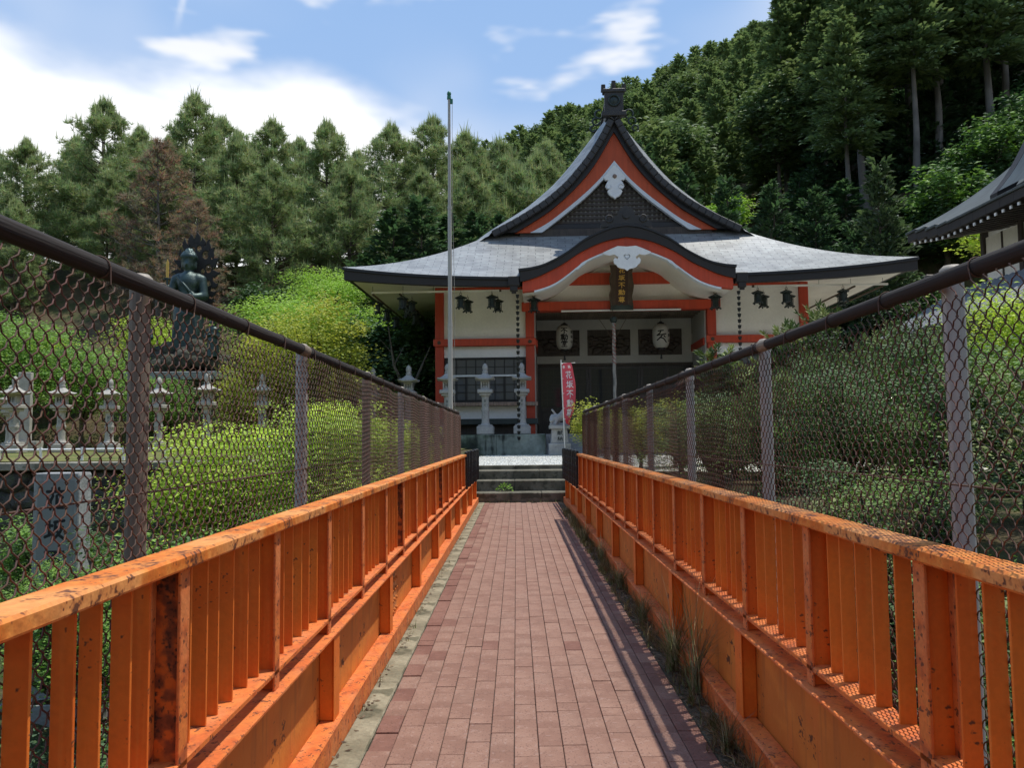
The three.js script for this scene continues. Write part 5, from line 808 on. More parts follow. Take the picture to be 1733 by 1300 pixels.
  // flame halo: a pierced plate ringed with licking tongues
  {
    const N = 17, rx = 1.02, ry = 1.72, cx = 0.26, cy = 5.2, A = (t) => lerp(-2.75, 2.75, t), rim = [], holes = [], gs = [], r2 = rng(31);
    for (let i = 0; i <= 60; i++) { const a = A(i / 60); rim.push([cx + Math.sin(a) * rx, cy + Math.cos(a) * ry]); }
    for (const [ux, uy, hr] of [[-0.78, 0.30, 0.21], [-0.70, 0.74, 0.17], [-0.30, 0.99, 0.16], [0.16, 1.06, 0.15], [0.62, 0.80, 0.20], [0.86, 0.22, 0.20], [0.84, -0.45, 0.20], [0.62, -1.05, 0.22], [-0.80, -0.45, 0.2], [0.45, 0.1, 0.13]]) { const h = []; for (let k = 0; k < 14; k++) { const q = k / 14 * 6.283; h.push([cx + ux * 0.86 + Math.cos(q) * hr, cy + uy * 1.3 + Math.sin(q) * hr * 1.15]); } holes.push(h); }
    gs.push(ext(rim, -0.72, -0.60, holes, 0.015));
    for (let i = 0; i < N; i++) {
      const a = A((i + 0.5) / N), bx1 = cx + Math.sin(a) * rx * 0.97, by1 = cy + Math.cos(a) * ry * 0.97, len = 0.42 + 0.28 * r2(), w = 0.17 + 0.05 * r2(), lean = (r2() - 0.5) * 0.5, L1 = [], R1 = [];
      let dx = Math.sin(a) * 0.8, dy = Math.cos(a) * 0.8 + 0.55; const dl = Math.hypot(dx, dy); dx /= dl; dy /= dl;
      for (let k = 0; k <= 8; k++) { const t = k / 8, sw = 0.11 * Math.sin(t * 5.2 + i) * t + lean * t * t * 0.3, X = bx1 + dx * len * t - dy * sw, Y = by1 + dy * len * t + dx * sw, ww = w * Math.pow(1 - t, 0.85) * (1 + 0.35 * Math.sin(t * 3.1)); L1.push([X - dy * ww, Y + dx * ww]); R1.push([X + dy * ww, Y - dx * ww]); }
      gs.push(ext([...R1, ...L1.slice(0, -1).reverse()], -0.735 - 0.01 * (i % 3), -0.59, [], 0.012));
    }
    part(st, 'flame_halo', gs, M.iron);
  }
  // two small attendants on the rock
  for (const k of [-1, 1]) {
    const A = [[0, 1.32, 0, 0, 1.42, 0, 0.13, 0.14], [0, 1.2, 0, 0, 1.1, 0, 0.07, 0.1], [-0.14, 1.05, 0, 0.14, 1.05, 0, 0.10, 0.10], [0, 1.05, 0, 0, 0.65, 0, 0.17, 0.18], [0, 0.65, 0, 0, 0.05, 0, 0.2, 0.25], [-0.2, 1.05, 0, -0.26, 0.78, 0.06, 0.08, 0.065], [-0.26, 0.78, 0.06, -0.06, 0.86, 0.22, 0.06, 0.05], [0.2, 1.05, 0, 0.26, 0.78, 0.06, 0.08, 0.065], [0.26, 0.78, 0.06, 0.06, 0.86, 0.22, 0.06, 0.05], [0, 1.35, 0.13, 0, 1.33, 0.15, 0.03, 0.03], [k * 0.24, 0.05, 0.1, k * 0.24, 1.5, 0.1, 0.03, 0.03]];
    single('attendant_statue', sculpt(A, [-0.45, 0, -0.45], [0.45, 1.62, 0.45], 52, 0.06), M.statue, k < 0 ? 'small bronze attendant figure under the sword of the large statue' : 'small bronze attendant figure below the roped hand of the large statue', 'statue', [bx0 + k * 1.75, base + 0.75, bz + 1.1], 0).scale.setScalar(1.35);
  }
}
// ================================================================ inscribed stele, white monument
{
  const o = thing('stone_stele', 'tall grey stone stele with carved characters outside the chain-link fence', 'stele', [-5.73, -1.7, -10.1], 0.0);
  part(o, 'slab', ext([[-0.285, 0], [0.285, 0], [0.285, 2.72], [0.27, 2.755], [-0.27, 2.755], [-0.285, 2.72]], -0.17, 0.13, [], 0.012), M.slab);
  const tx = lettering(256, 1024, '#9a9c9b', (c) => { const rr = rng(4); for (let i = 0; i < 5000; i++) { const t = 120 + rr() * 70; c.fillStyle = `rgba(${t},${t},${t},0.35)`; c.fillRect(rr() * 256, rr() * 1024, 2, 2); } ['hana', 'saka', 'fu', 'dou', 'son'].forEach((k, i) => strokes(c, k, 52, 36 + i * 196, 150, 19, '#26292b')); });
  part(o, 'inscription', face(0.46, 2.0, 0, 1.66, 0.1325), mat([0.62, 0.63, 0.63], 0.92, { map: tx }));
  part(o, 'footing', cb(-0.5, -0.6, -0.4, 0.5, 0.02, 0.36, 0.03), M.slab);
  const m = thing('stone_monument', 'plain upright white stone monument on the lawn behind the lanterns', 'monument', [-20.35, 1.02, -33], 0.2);
  part(m, 'upright', cb(-0.24, 0.45, -0.15, 0.24, 3.3, 0.15, 0.02), M.stoneWarm); part(m, 'footing', cb(-0.6, 0, -0.4, 0.6, 0.45, 0.4, 0.02), M.stoneWarm);
}
// ================================================================ side hall on the right
{
  const o = thing('side_hall', 'dark timber and white plaster side hall with long curved eave above the yews', 'building', [13.1, 0.7, -26.2], 0);
  const lift = (z) => 0.30 * Math.pow(smooth(3.2, -0.2, z), 2), ey = (z) => 7.12 + lift(z);           // local z grows towards the viewer
  part(o, 'roof', grid(12, 40, (u, v) => { const z = lerp(-0.2, 15, v); const x = u * 5.6, y0 = ey(z); return [x + (z < 0.5 ? 0 : 0), y0 + 0.42 * x + 0.055 * x * x, z + Math.max(0, 0) ]; }, (p) => [p[2], p[0]]), M.copperGreen);
  part(o, 'roof_edge', [...Array(24)].map((_, i) => { const z0 = lerp(-0.2, 15, i / 24), z1 = lerp(-0.2, 15, (i + 1) / 24), y = (ey(z0) + ey(z1)) / 2; return cb(-0.02, y - 0.06, z0, 0.16, y + 0.01, z1, 0.01); }), M.copperGreen);
  part(o, 'eave_board', [...Array(24)].map((_, i) => { const z0 = lerp(-0.15, 15, i / 24), z1 = lerp(-0.15, 15, (i + 1) / 24), y = (ey(z0) + ey(z1)) / 2; return cb(0.03, y - 0.32, z0, 0.2, y - 0.065, z1, 0.01); }), M.fascia);
  const rg = cb(0.14, -0.10, -0.05, 2.2, 0, 0.05, 0.008).rotateZ(0.16), rend = cb(0.10, -0.085, -0.045, 0.137, 0.0, 0.045, 0.004);
  for (let z = 0.15; z < 13; z += 0.34) { const a = part(o, 'rafter', rg, M.darkWood); a.position.set(0, ey(z) - 0.36, z); part(a, 'rafter_end', rend, M.white); }
  part(o, 'eave_underside', grid(1, 30, (u, v) => { const z = lerp(-0.1, 15, v); return [lerp(0.1, 2.3, u), ey(z) - lerp(0.33, 0.02, u), z]; }), M.darkWood);
  part(o, 'gable_wall', bx(1.9, -0.05, 0.9, 6, 7.9, 1.02), M.plaster);
  for (let i = 0; i < 7; i++) { const z = 1.05 + i * 1.9; part(o, 'wall_post', cb(1.78, 0, z - 0.09, 1.96, 7.2, z + 0.09, 0.01), M.darkWood); part(o, 'wall_panel', bx(1.86, 5.25, z + 0.09, 1.92, 6.9, z + 1.81), M.plaster); part(o, 'wall_post', bx(1.84, 5.25, z + 0.90, 1.95, 6.9, z + 0.98), M.darkWood);
    const w = part(o, 'window', bx(1.86, 3.9, z + 0.09, 1.90, 5.1, z + 1.81), M.glass); part(w, 'window_frame', [bx(1.82, 3.9, z + 0.91, 1.95, 5.1, z + 0.99), bx(1.82, 3.82, z + 0.09, 1.95, 3.9, z + 1.81), bx(1.82, 5.1, z + 0.09, 1.95, 5.24, z + 1.81)], M.darkWood); part(o, 'wall_panel', bx(1.86, 0, z + 0.09, 1.92, 3.8, z + 1.81), M.plaster); }
  part(o, 'handrail', [bar([1.3, 4.25, 0.9], [1.3, 4.25, 14], 0.04, 8), bar([1.3, 4.05, 0.9], [1.3, 4.05, 14], 0.035, 8)], M.tube);
  part(o, 'veranda', cb(1.1, 3.5, 0.7, 1.85, 3.68, 14.5, 0.01), M.darkWood);
  // upper gable with heavy dark bargeboard
  const c = curve([[1.0, 7.62], [1.5, 8.25], [2.0, 9.1], [2.5, 10.15], [3.1, 11.4], [4.0, 13.0]]);
  part(o, 'upper_bargeboard', band((x) => c(x) + 0.12, (x) => c(x) - 0.42, 1.0, 4.0, 20, 2.9, 3.25), M.fascia);
  part(o, 'upper_roof', grid(16, 8, (u, v) => { const x = lerp(1.0, 4.0, u); return [x, c(x) + 0.13, lerp(3.3, 14, v)]; }, (p) => [p[2], p[1]]), M.copperGreen);
  part(o, 'upper_gable_wall', ext([[1.6, 7.7], [4.0, 7.7], [4.0, 12.6]], 3.3, 3.4), M.darkWood);
  // low tiled pent roof below the veranda
  const t = thing('tiled_lean_to', 'low lean-to with grey tiled roof behind the bright green tree', 'building', [11.3, 0.7, -24.6], 0);
  const tile = strip(new THREE.CylinderGeometry(0.07, 0.07, 2.7, 8).rotateZ(Math.PI / 2 + 0.55).translate(1.12, 4.32, 0));
  part(t, 'roof_bed', grid(1, 1, (u, v) => [lerp(0, 2.3, u), 3.6 + 1.42 * u, lerp(0, 11.6, v)]), M.tileRoof);
  for (let z = 0.1; z < 11.6; z += 0.27) { const a = part(t, 'tile_row', tile, M.tileRoof); a.position.z = z; }
  part(t, 'eave_board', cb(0.03, 3.38, 0, 0.1, 3.58, 11.6, 0.01), M.darkWood);
  part(t, 'wall', bx(0.9, -0.05, 0.1, 2.2, 3.6, 11.4), M.darkWood);
  for (let z = 1; z < 11; z += 1.8) part(t, 'wall_panel', bx(0.86, 1.2, z, 0.9, 3.1, z + 1.5), M.plaster);
}

// ================================================================ vegetation
function leafMat(rough = 0.75, through = 0.38) { return mat(W1, rough, { phys: 1, vertexColors: true, transmission: through, thickness: 0, side: THREE.DoubleSide, specularIntensity: 0.35 }); }
const LEAF = leafMat(0.75, 0.5), NEEDLE = leafMat(0.85, 0.48), GLOSSY = leafMat(0.62, 0.42);
class Leaves {                        // collects small leaf faces: pointed rhombs with their own tint
  constructor(seed) { this.P = []; this.C = []; this.I = []; this.N = []; this.r = rng(seed); }
  leaf(p, dir, nrm, len, wid, c, bend = 0) {
    const d = new THREE.Vector3(...dir).normalize(), s = new THREE.Vector3().crossVectors(d, new THREE.Vector3(...nrm)).normalize(), n = new THREE.Vector3().crossVectors(s, d), k = this.P.length / 3;
    const q = (a, b, e) => this.P.push(p[0] + d.x * a + s.x * b + n.x * e, p[1] + d.y * a + s.y * b + n.y * e, p[2] + d.z * a + s.z * b + n.z * e);
    q(0, 0, 0); q(len * 0.5, wid / 2, bend * len); q(len, 0, 0); q(len * 0.5, -wid / 2, bend * len);
    for (let i = 0; i < 4; i++) { this.C.push(...c); this.N.push(n.x, n.y, n.z); } this.I.push(k, k + 1, k + 2, k, k + 2, k + 3);
  }
  needle(p, dir, len, wid, c) { const r = this.r, d = new THREE.Vector3(...dir).normalize(), s = new THREE.Vector3().crossVectors(d, new THREE.Vector3(r() - 0.5, r() - 0.5, r() - 0.5)).normalize().multiplyScalar(wid / 2), k = this.P.length / 3, n = new THREE.Vector3().crossVectors(s, d).normalize(); this.P.push(p[0] - s.x, p[1] - s.y, p[2] - s.z, p[0] + s.x, p[1] + s.y, p[2] + s.z, p[0] + d.x * len, p[1] + d.y * len, p[2] + d.z * len); for (let i = 0; i < 3; i++) { this.C.push(...c); this.N.push(n.x, n.y, n.z); } this.I.push(k, k + 1, k + 2); }
  build() { const g = new THREE.BufferGeometry(); g.setAttribute('position', new THREE.Float32BufferAttribute(this.P, 3)); g.setAttribute('normal', new THREE.Float32BufferAttribute(this.N, 3)); g.setAttribute('color', new THREE.Float32BufferAttribute(this.C, 3)); g.setIndex(this.I); return g; }
}
const unit = (r) => { const z = r() * 2 - 1, a = r() * 6.2832, s = Math.sqrt(1 - z * z); return [s * Math.cos(a), z, s * Math.sin(a)]; };
const tint = (r, pal, v = 0.25) => { const c = pal[Math.floor(r() * pal.length)], k = 1 - v + 2 * v * r(); return [c[0] * k, c[1] * k, c[2] * k]; };
function trunkGeo(h, r0, r1, seed, limbs = []) {
  const r = rng(seed), pts = []; let x = 0, z = 0; for (let i = 0; i <= 8; i++) { pts.push([x, i / 8 * h, z]); x += (r() - 0.5) * h * 0.012; z += (r() - 0.5) * h * 0.012; }
  const g = tube(pts, 1, 16, 8), p = g.attributes.position, c = new THREE.CatmullRomCurve3(pts.map((q) => new THREE.Vector3(...q)));
  for (let i = 0; i < p.count; i++) { const t = Math.min(1, Math.max(0, p.getY(i) / h)), o = c.getPoint(t), k = lerp(r0, r1, Math.pow(t, 0.8)) * (1 + 0.5 * Math.pow(Math.max(0, 1 - t * 12), 2)); p.setX(i, o.x + (p.getX(i) - o.x) * k); p.setZ(i, o.z + (p.getZ(i) - o.z) * k); }
  return join(g, ...limbs);
}
const taper = (a, b, r0, r1, n = 5) => { const A = new THREE.Vector3(...a), Bv = new THREE.Vector3(...b), d = Bv.clone().sub(A), g = new THREE.CylinderGeometry(r1, r0, d.length(), n); g.applyQuaternion(new THREE.Quaternion().setFromUnitVectors(new THREE.Vector3(0, 1, 0), d.normalize())); g.translate(...A.add(Bv).multiplyScalar(0.5).toArray()); return strip(g); };

// conifer with drooping flat sprays (cypress, cedar); height 1 unit = 1 m, total h
function conifer(seed, h, rad, bare, count, size, pal) {
  const q = new Leaves(seed), r = q.r, limbs = [], nb = Math.round((h - bare) * 5.5);
  for (let b = 0; b < nb; b++) {
    const t = (b + r()) / nb, y = lerp(bare, h * 0.985, t), R = rad * Math.pow(1 - t, 0.62) * (0.7 + 0.5 * r()) * (t < 0.08 ? 0.75 : 1) + 0.12, a = b * 2.4 + r() * 0.9, up = lerp(-0.25, 0.5, t), dx = Math.cos(a), dz = Math.sin(a);
    if (b % 3 === 0) limbs.push(taper([0, y, 0], [dx * R * 0.8, y + up * R * 0.7, dz * R * 0.8], 0.05, 0.012, 4));
    const m = Math.max(3, Math.round(count / nb * (0.4 + 1.3 * (1 - t))));
    for (let i = 0; i < m; i++) {
      const s = Math.pow(r(), 0.6), sp = 0.28 * R * (0.35 + s), px = dx * R * s + (r() - 0.5) * sp * 2, pz = dz * R * s + (r() - 0.5) * sp * 2, py = y + up * R * s - 0.22 * R * s * s + (r() - 0.5) * 0.5;
      const ol = Math.hypot(px, pz) + 1e-3; q.leaf([px, py, pz], [px / ol + (r() - 0.5) * 0.9, (r() - 0.62) * 1.0 + 0.5 * t, pz / ol + (r() - 0.5) * 0.9], [(r() - 0.5) * 1.2, 1, (r() - 0.5) * 1.2], size * (0.6 + 0.8 * r()), size * (0.34 + 0.3 * r()), tint(r, pal), 0.12);
    }
  }
  return { crown: q.build(), trunk: trunkGeo(h * 0.96, 0.013 * h + 0.05, 0.02, seed + 1, limbs), crownMat: NEEDLE };
}
// pine with upturned limbs ending in needle tufts and pale upright candles
function pine(seed, h, rad, tufts, pal, dead = 0) {
  const q = new Leaves(seed), r = q.r, limbs = [], whorls = 15;
  for (let w = 0; w < whorls; w++) {
    const t = w / (whorls - 1), y = lerp(h * 0.10, h * 0.96, t), R0 = rad * (t < 0.25 ? 0.75 + t : Math.pow(1 - (t - 0.25) / 0.77, 0.86)) + 0.2, n = 5 + Math.floor(r() * 3);
    for (let b = 0; b < n; b++) {
      const a = b / n * 6.283 + w * 1.1 + (r() - 0.5) * 0.8, R = R0 * (0.6 + 0.55 * r()), up = lerp(0.10, 0.75, t) + (r() - 0.5) * 0.25, ex = Math.cos(a) * R, ez = Math.sin(a) * R, ey = y + up * R;
      limbs.push(taper([0, y, 0], [ex, ey, ez], lerp(0.085, 0.03, t), 0.012, 4));
      const m = Math.round(tufts / whorls / n * (0.5 + R / rad));
      for (let i = 0; i < m; i++) {
        const s = 0.28 + 0.76 * Math.sqrt(r()), o = 0.24 * R * s + 0.1, p = [ex * s + (r() - 0.5) * o * 1.6, y + up * R * s + (r() - 0.4) * 0.42 + 0.14 * R * s * s, ez * s + (r() - 0.5) * o * 1.6], c = tint(r, pal);
        if (dead && i % 2 === 0) limbs.push(taper([ex * s * 0.8, y + up * R * s * 0.8, ez * s * 0.8], p, 0.014, 0.006, 3));
        if (dead && r() < dead) continue;
        const up0 = [Math.cos(a) * 0.45, 1.0, Math.sin(a) * 0.45];
        for (let k = 0; k < 10; k++) { const v = unit(r); q.needle(p, [up0[0] + v[0] * 1.1, up0[1] * 0.7 + v[1] * 0.9, up0[2] + v[2] * 1.1], 0.34 + 0.30 * r(), 0.058, [c[0] * (0.8 + 0.4 * r()), c[1] * (0.8 + 0.4 * r()), c[2] * (0.8 + 0.4 * r())]); }
        if (!dead && r() < 0.2 + 0.5 * t * t) q.needle(p, [(r() - 0.5) * 0.25, 1, (r() - 0.5) * 0.25], 0.6 + 0.6 * r(), 0.09, [c[0] * 1.5, c[1] * 1.35, c[2] * 1.4]);
      }
    }
  }
  if (!dead) for (let i = 0; i < 26; i++) { const y = h * (0.93 + 0.09 * r()), a = r() * 6.283, o = (h * 1.03 - y) * 0.35; const c = tint(r, pal); q.needle([Math.cos(a) * o, y, Math.sin(a) * o], [Math.cos(a) * 0.35, 1, Math.sin(a) * 0.35], 0.7 + 0.5 * r(), 0.09, c); }
  return { crown: q.build(), trunk: trunkGeo(h * 1.0, 0.012 * h + 0.06, 0.03, seed + 1, limbs), crownMat: NEEDLE };
}
// broadleaf crown: clumps spread in an ellipsoid, leaves near each clump's skin; flat > 1 gives layered sprays
function broadleaf(seed, h, rx, ry, clumps, per, size, pal, o = {}) {
  const q = new Leaves(seed), r = q.r, limbs = [], cy = h - ry, flat = o.flat ?? 1, aspect = o.aspect ?? 0.6;
  for (let c = 0; c < clumps; c++) {
    const u = unit(r), k = Math.pow(r(), 0.34) * 0.92, lump = 0.86 + 0.3 * Math.sin(u[0] * 5 + seed) * Math.cos(u[2] * 4 + seed), C = [u[0] * rx * k * lump, cy + u[1] * ry * k * lump, u[2] * rx * k * lump], cr = (o.clump ?? 0.26) * Math.min(rx, ry) * (0.6 + 0.8 * r());
    if (c % 4 === 0) limbs.push(taper([C[0] * 0.1, Math.max(h * 0.15, cy - ry * 0.75), C[2] * 0.1], C, 0.035 * rx + 0.01, 0.008, 4));
    const base = tint(r, pal, 0.18);
    for (let i = 0; i < per; i++) {
      const v = unit(r), s = cr * Math.pow(r(), 0.4), p = [C[0] + v[0] * s * flat, C[1] + v[1] * s / flat, C[2] + v[2] * s * flat], kk = 0.72 + 0.56 * r();
      const an = r() * 6.283; q.leaf(p, [Math.cos(an) + v[0] * 0.6, (r() - 0.6) * 0.7, Math.sin(an) + v[2] * 0.6], [(r() - 0.5) * 1.4 + v[0] * 0.5, 1, (r() - 0.5) * 1.4 + v[2] * 0.5], size * (0.65 + 0.7 * r()), size * aspect * (0.7 + 0.6 * r()), [base[0] * kk, base[1] * kk, base[2] * kk], 0.1);
    }
  }
  return { crown: q.build(), trunk: trunkGeo(Math.max(0.3, cy), 0.05 * rx + 0.02, 0.03 * rx + 0.01, seed + 1, limbs), crownMat: o.mat ?? LEAF };
}
// yew-like shrub: upright shoots ringed with narrow leaves
function shootShrub(seed, h, rx, shoots, per, len, pal) {
  const q = new Leaves(seed), r = q.r, limbs = [];
  for (let s = 0; s < shoots; s++) {
    const u = unit(r), k = Math.pow(r(), 0.30), y0 = h * 0.48 + u[1] * h * 0.46 * k, lump = 0.8 + 0.3 * Math.sin(u[0] * 6 + seed * 1.3) * Math.sin(u[2] * 5 + seed), x0 = u[0] * rx * k * lump, z0 = u[2] * rx * k * lump, L0 = 0.10 + 0.14 * r() + (r() < 0.05 ? 0.3 : 0), d = new THREE.Vector3(u[0] * 1.3 + (r() - 0.5) * 0.9, 0.8, u[2] * 1.3 + (r() - 0.5) * 0.9).normalize();
    if (s % 40 === 0) limbs.push(taper([0, h * 0.1, 0], [x0 * 0.8, y0 * 0.9, z0 * 0.8], 0.025, 0.006, 4));
    const base = tint(r, pal, 0.3);
    for (let i = 0; i < per; i++) { const t = i / per, a = i * 2.4, p = [x0 + d.x * L0 * t, y0 + d.y * L0 * t, z0 + d.z * L0 * t], kk = 0.75 + 0.5 * r(); q.leaf(p, [Math.cos(a) + d.x * (0.3 + t * 1.2), d.y * (0.25 + t * 1.3), Math.sin(a) + d.z * (0.3 + t * 1.2)], [d.x, d.y, d.z], len * (0.7 + 0.6 * r()), len * 0.32, [base[0] * kk, base[1] * kk, base[2] * kk]); }
  }
  return { crown: q.build(), trunk: trunkGeo(h * 0.55, 0.06, 0.03, seed + 1, limbs), crownMat: GLOSSY };
}
// a thing of trunk and crown at a place
function tree(k, name, label, category, pos, s = 1, turn = 0, group, bark = M.bark, sy = s) {
  const o = thing(name, label, category, pos, turn, group); o.scale.set(s, sy, s);
  part(o, 'trunk', k.trunk, bark); const c = part(o, 'crown', k.crown, k.crownMat); return o;
}
const PAL = {      // reflected and transmitted light together
  pine: [[0.285, 0.375, 0.150], [0.330, 0.410, 0.165], [0.245, 0.340, 0.148], [0.375, 0.430, 0.195]], dead: [[0.36, 0.225, 0.135], [0.34, 0.25, 0.165], [0.30, 0.27, 0.165]],
  cypress: [[0.060, 0.125, 0.046], [0.074, 0.148, 0.052], [0.095, 0.175, 0.058], [0.050, 0.105, 0.044]], hill: [[0.160, 0.240, 0.082], [0.200, 0.285, 0.095], [0.138, 0.210, 0.084], [0.240, 0.315, 0.105]],
  maple: [[0.37, 0.58, 0.075], [0.42, 0.63, 0.085], [0.30, 0.51, 0.068]], lime: [[0.52, 0.66, 0.075], [0.58, 0.70, 0.090], [0.44, 0.60, 0.076]], olive: [[0.50, 0.54, 0.080], [0.57, 0.58, 0.090], [0.42, 0.50, 0.076]], green: [[0.25, 0.43, 0.068], [0.31, 0.49, 0.080], [0.20, 0.36, 0.060]],
  yew: [[0.105, 0.165, 0.046], [0.145, 0.215, 0.058], [0.075, 0.125, 0.040], [0.280, 0.330, 0.110]], dark: [[0.075, 0.155, 0.046], [0.100, 0.190, 0.056], [0.060, 0.122, 0.042]],  // brightest yew tint paints sunlit highlights on scattered shoots
};
const gy = (x, z) => terrain(x, -z);
const at = (x, z) => [x, gy(x, z) - 0.1, z];

// ---------------------------------------------------------------- left: pines on the slope
{
  const K = [pine(11, 15, 4.2, 3600, PAL.pine), pine(12, 15, 3.7, 3300, PAL.pine), pine(13, 15, 4.7, 3800, PAL.pine)], D = pine(14, 13, 3.6, 1900, PAL.dead, 0.45);
  const r = rng(21);
  // x, z, height of the top above zero
  const rows = [[-37.5, -60, 24.6], [-37, -66, 27.2], [-32.5, -62, 28.4], [-33.5, -70, 29.5], [-26.2, -64, 29.8], [-26.9, -72, 31], [-21.2, -60, 24.8], [-20.4, -66, 28.4], [-19.7, -72, 29], [-14.8, -62, 26.5], [-14, -70, 27.2], [-10, -64, 27], [-6.8, -66, 28.4], [-4.3, -70, 28.6], [-1.2, -75, 29.5], [-9, -72, 28.2], [3.4, -80, 31.4], [-43, -64, 26], [-48, -60, 25], [-30, -58, 21.5], [-17.5, -57, 21.5], [-24.5, -56, 20.0], [-35, -55, 18.5], [-41, -56, 19], [2.2, -70, 26.5], [7.5, -76, 30], [-12.2, -58, 21.5], [-22.5, -68, 27], [-29.5, -67, 27.5], [-35.5, -75, 29], [-40.5, -72, 28.5], [-16.8, -76, 28.5], [-28, -60, 23.5], [-7, -60, 22], [-3.5, -62, 22.5], [0.2, -66, 24]];
  rows.forEach(([x, z, top], i) => { const g = gy(x, z), s = (top - g) / 15; tree(K[i % 3], 'pine_tree', 'tall olive green pine with upright pale shoots on the slope behind the statue', 'tree', [x, g - 0.2, z], Math.max(0.62, s), r() * 6.28, 'pines on the slope', M.bark, s); });
  tree(D, 'dying_pine', 'dying pine with rust-brown needles and bare twigs above the bronze statue', 'tree', [-24.4, gy(-24.4, -54) - 0.2, -54], 0.96, 1, null, M.barkGrey);
  tree(D, 'dying_pine', 'small grey-brown dead pine low on the slope beside the statue halo', 'tree', [-20.2, gy(-20.2, -50) - 0.2, -50], 0.72, 2.4, null, M.barkGrey);
}
// ---------------------------------------------------------------- dark cypresses on both sides behind the hall
{
  const K = [conifer(31, 13, 2.7, 0.6, 7000, 0.42, PAL.cypress), conifer(32, 13, 2.4, 0.8, 6500, 0.42, PAL.cypress)], r = rng(22);
  const L0 = [[-9.6, -50, 13.2], [-8.0, -51, 16.4], [-6.2, -52, 17.6], [-4.4, -53, 16.6], [-2.6, -54, 17.0], [-7.2, -48, 12.5], [-1.0, -55, 17.0], [0.8, -56, 17.6], [2.6, -57, 18.4], [-5.0, -47.5, 11.5]];
  L0.forEach(([x, z, top], i) => { const g = Math.min(gy(x, z), 5), s = (top - g) / 13; tree(K[i % 2], 'cypress_tree', 'dense dark green cypress rising behind the left roof slope', 'tree', [x, g - 0.2, z], 1.05, r() * 6.28, 'cypresses behind the left roof slope', M.bark, s); });
  const R0 = [[12.5, -57, 21], [15.2, -56, 20], [18.0, -55, 19.2], [20.6, -54, 18.4], [23.5, -56, 19.6], [26.4, -54, 17.5], [29.2, -55, 20.5], [32.5, -53, 20], [10, -60, 24], [22, -51, 15.5]];
  R0.forEach(([x, z, top], i) => { const g = gy(x, z), s = (top - g) / 13; tree(K[(i + 1) % 2], 'cypress_tree', 'dense dark green cypress behind the right roof slope', 'tree', [x, g - 0.2, z], 0.95, r() * 6.28, 'cypresses behind the right roof slope', M.bark, s); });
  const lc = conifer(33, 10, 2.1, 0.5, 6500, 0.34, [[0.075, 0.125, 0.045], [0.10, 0.155, 0.055], [0.06, 0.10, 0.04]]);
  tree(lc, 'silver_conifer', 'pale green pointed conifer standing out before the dark forest', 'tree', [22.3, gy(22.3, -48) - 0.2, -48], 1.15, 0.4, null, M.bark, (18.4 - gy(22.3, -48)) / 10);
}
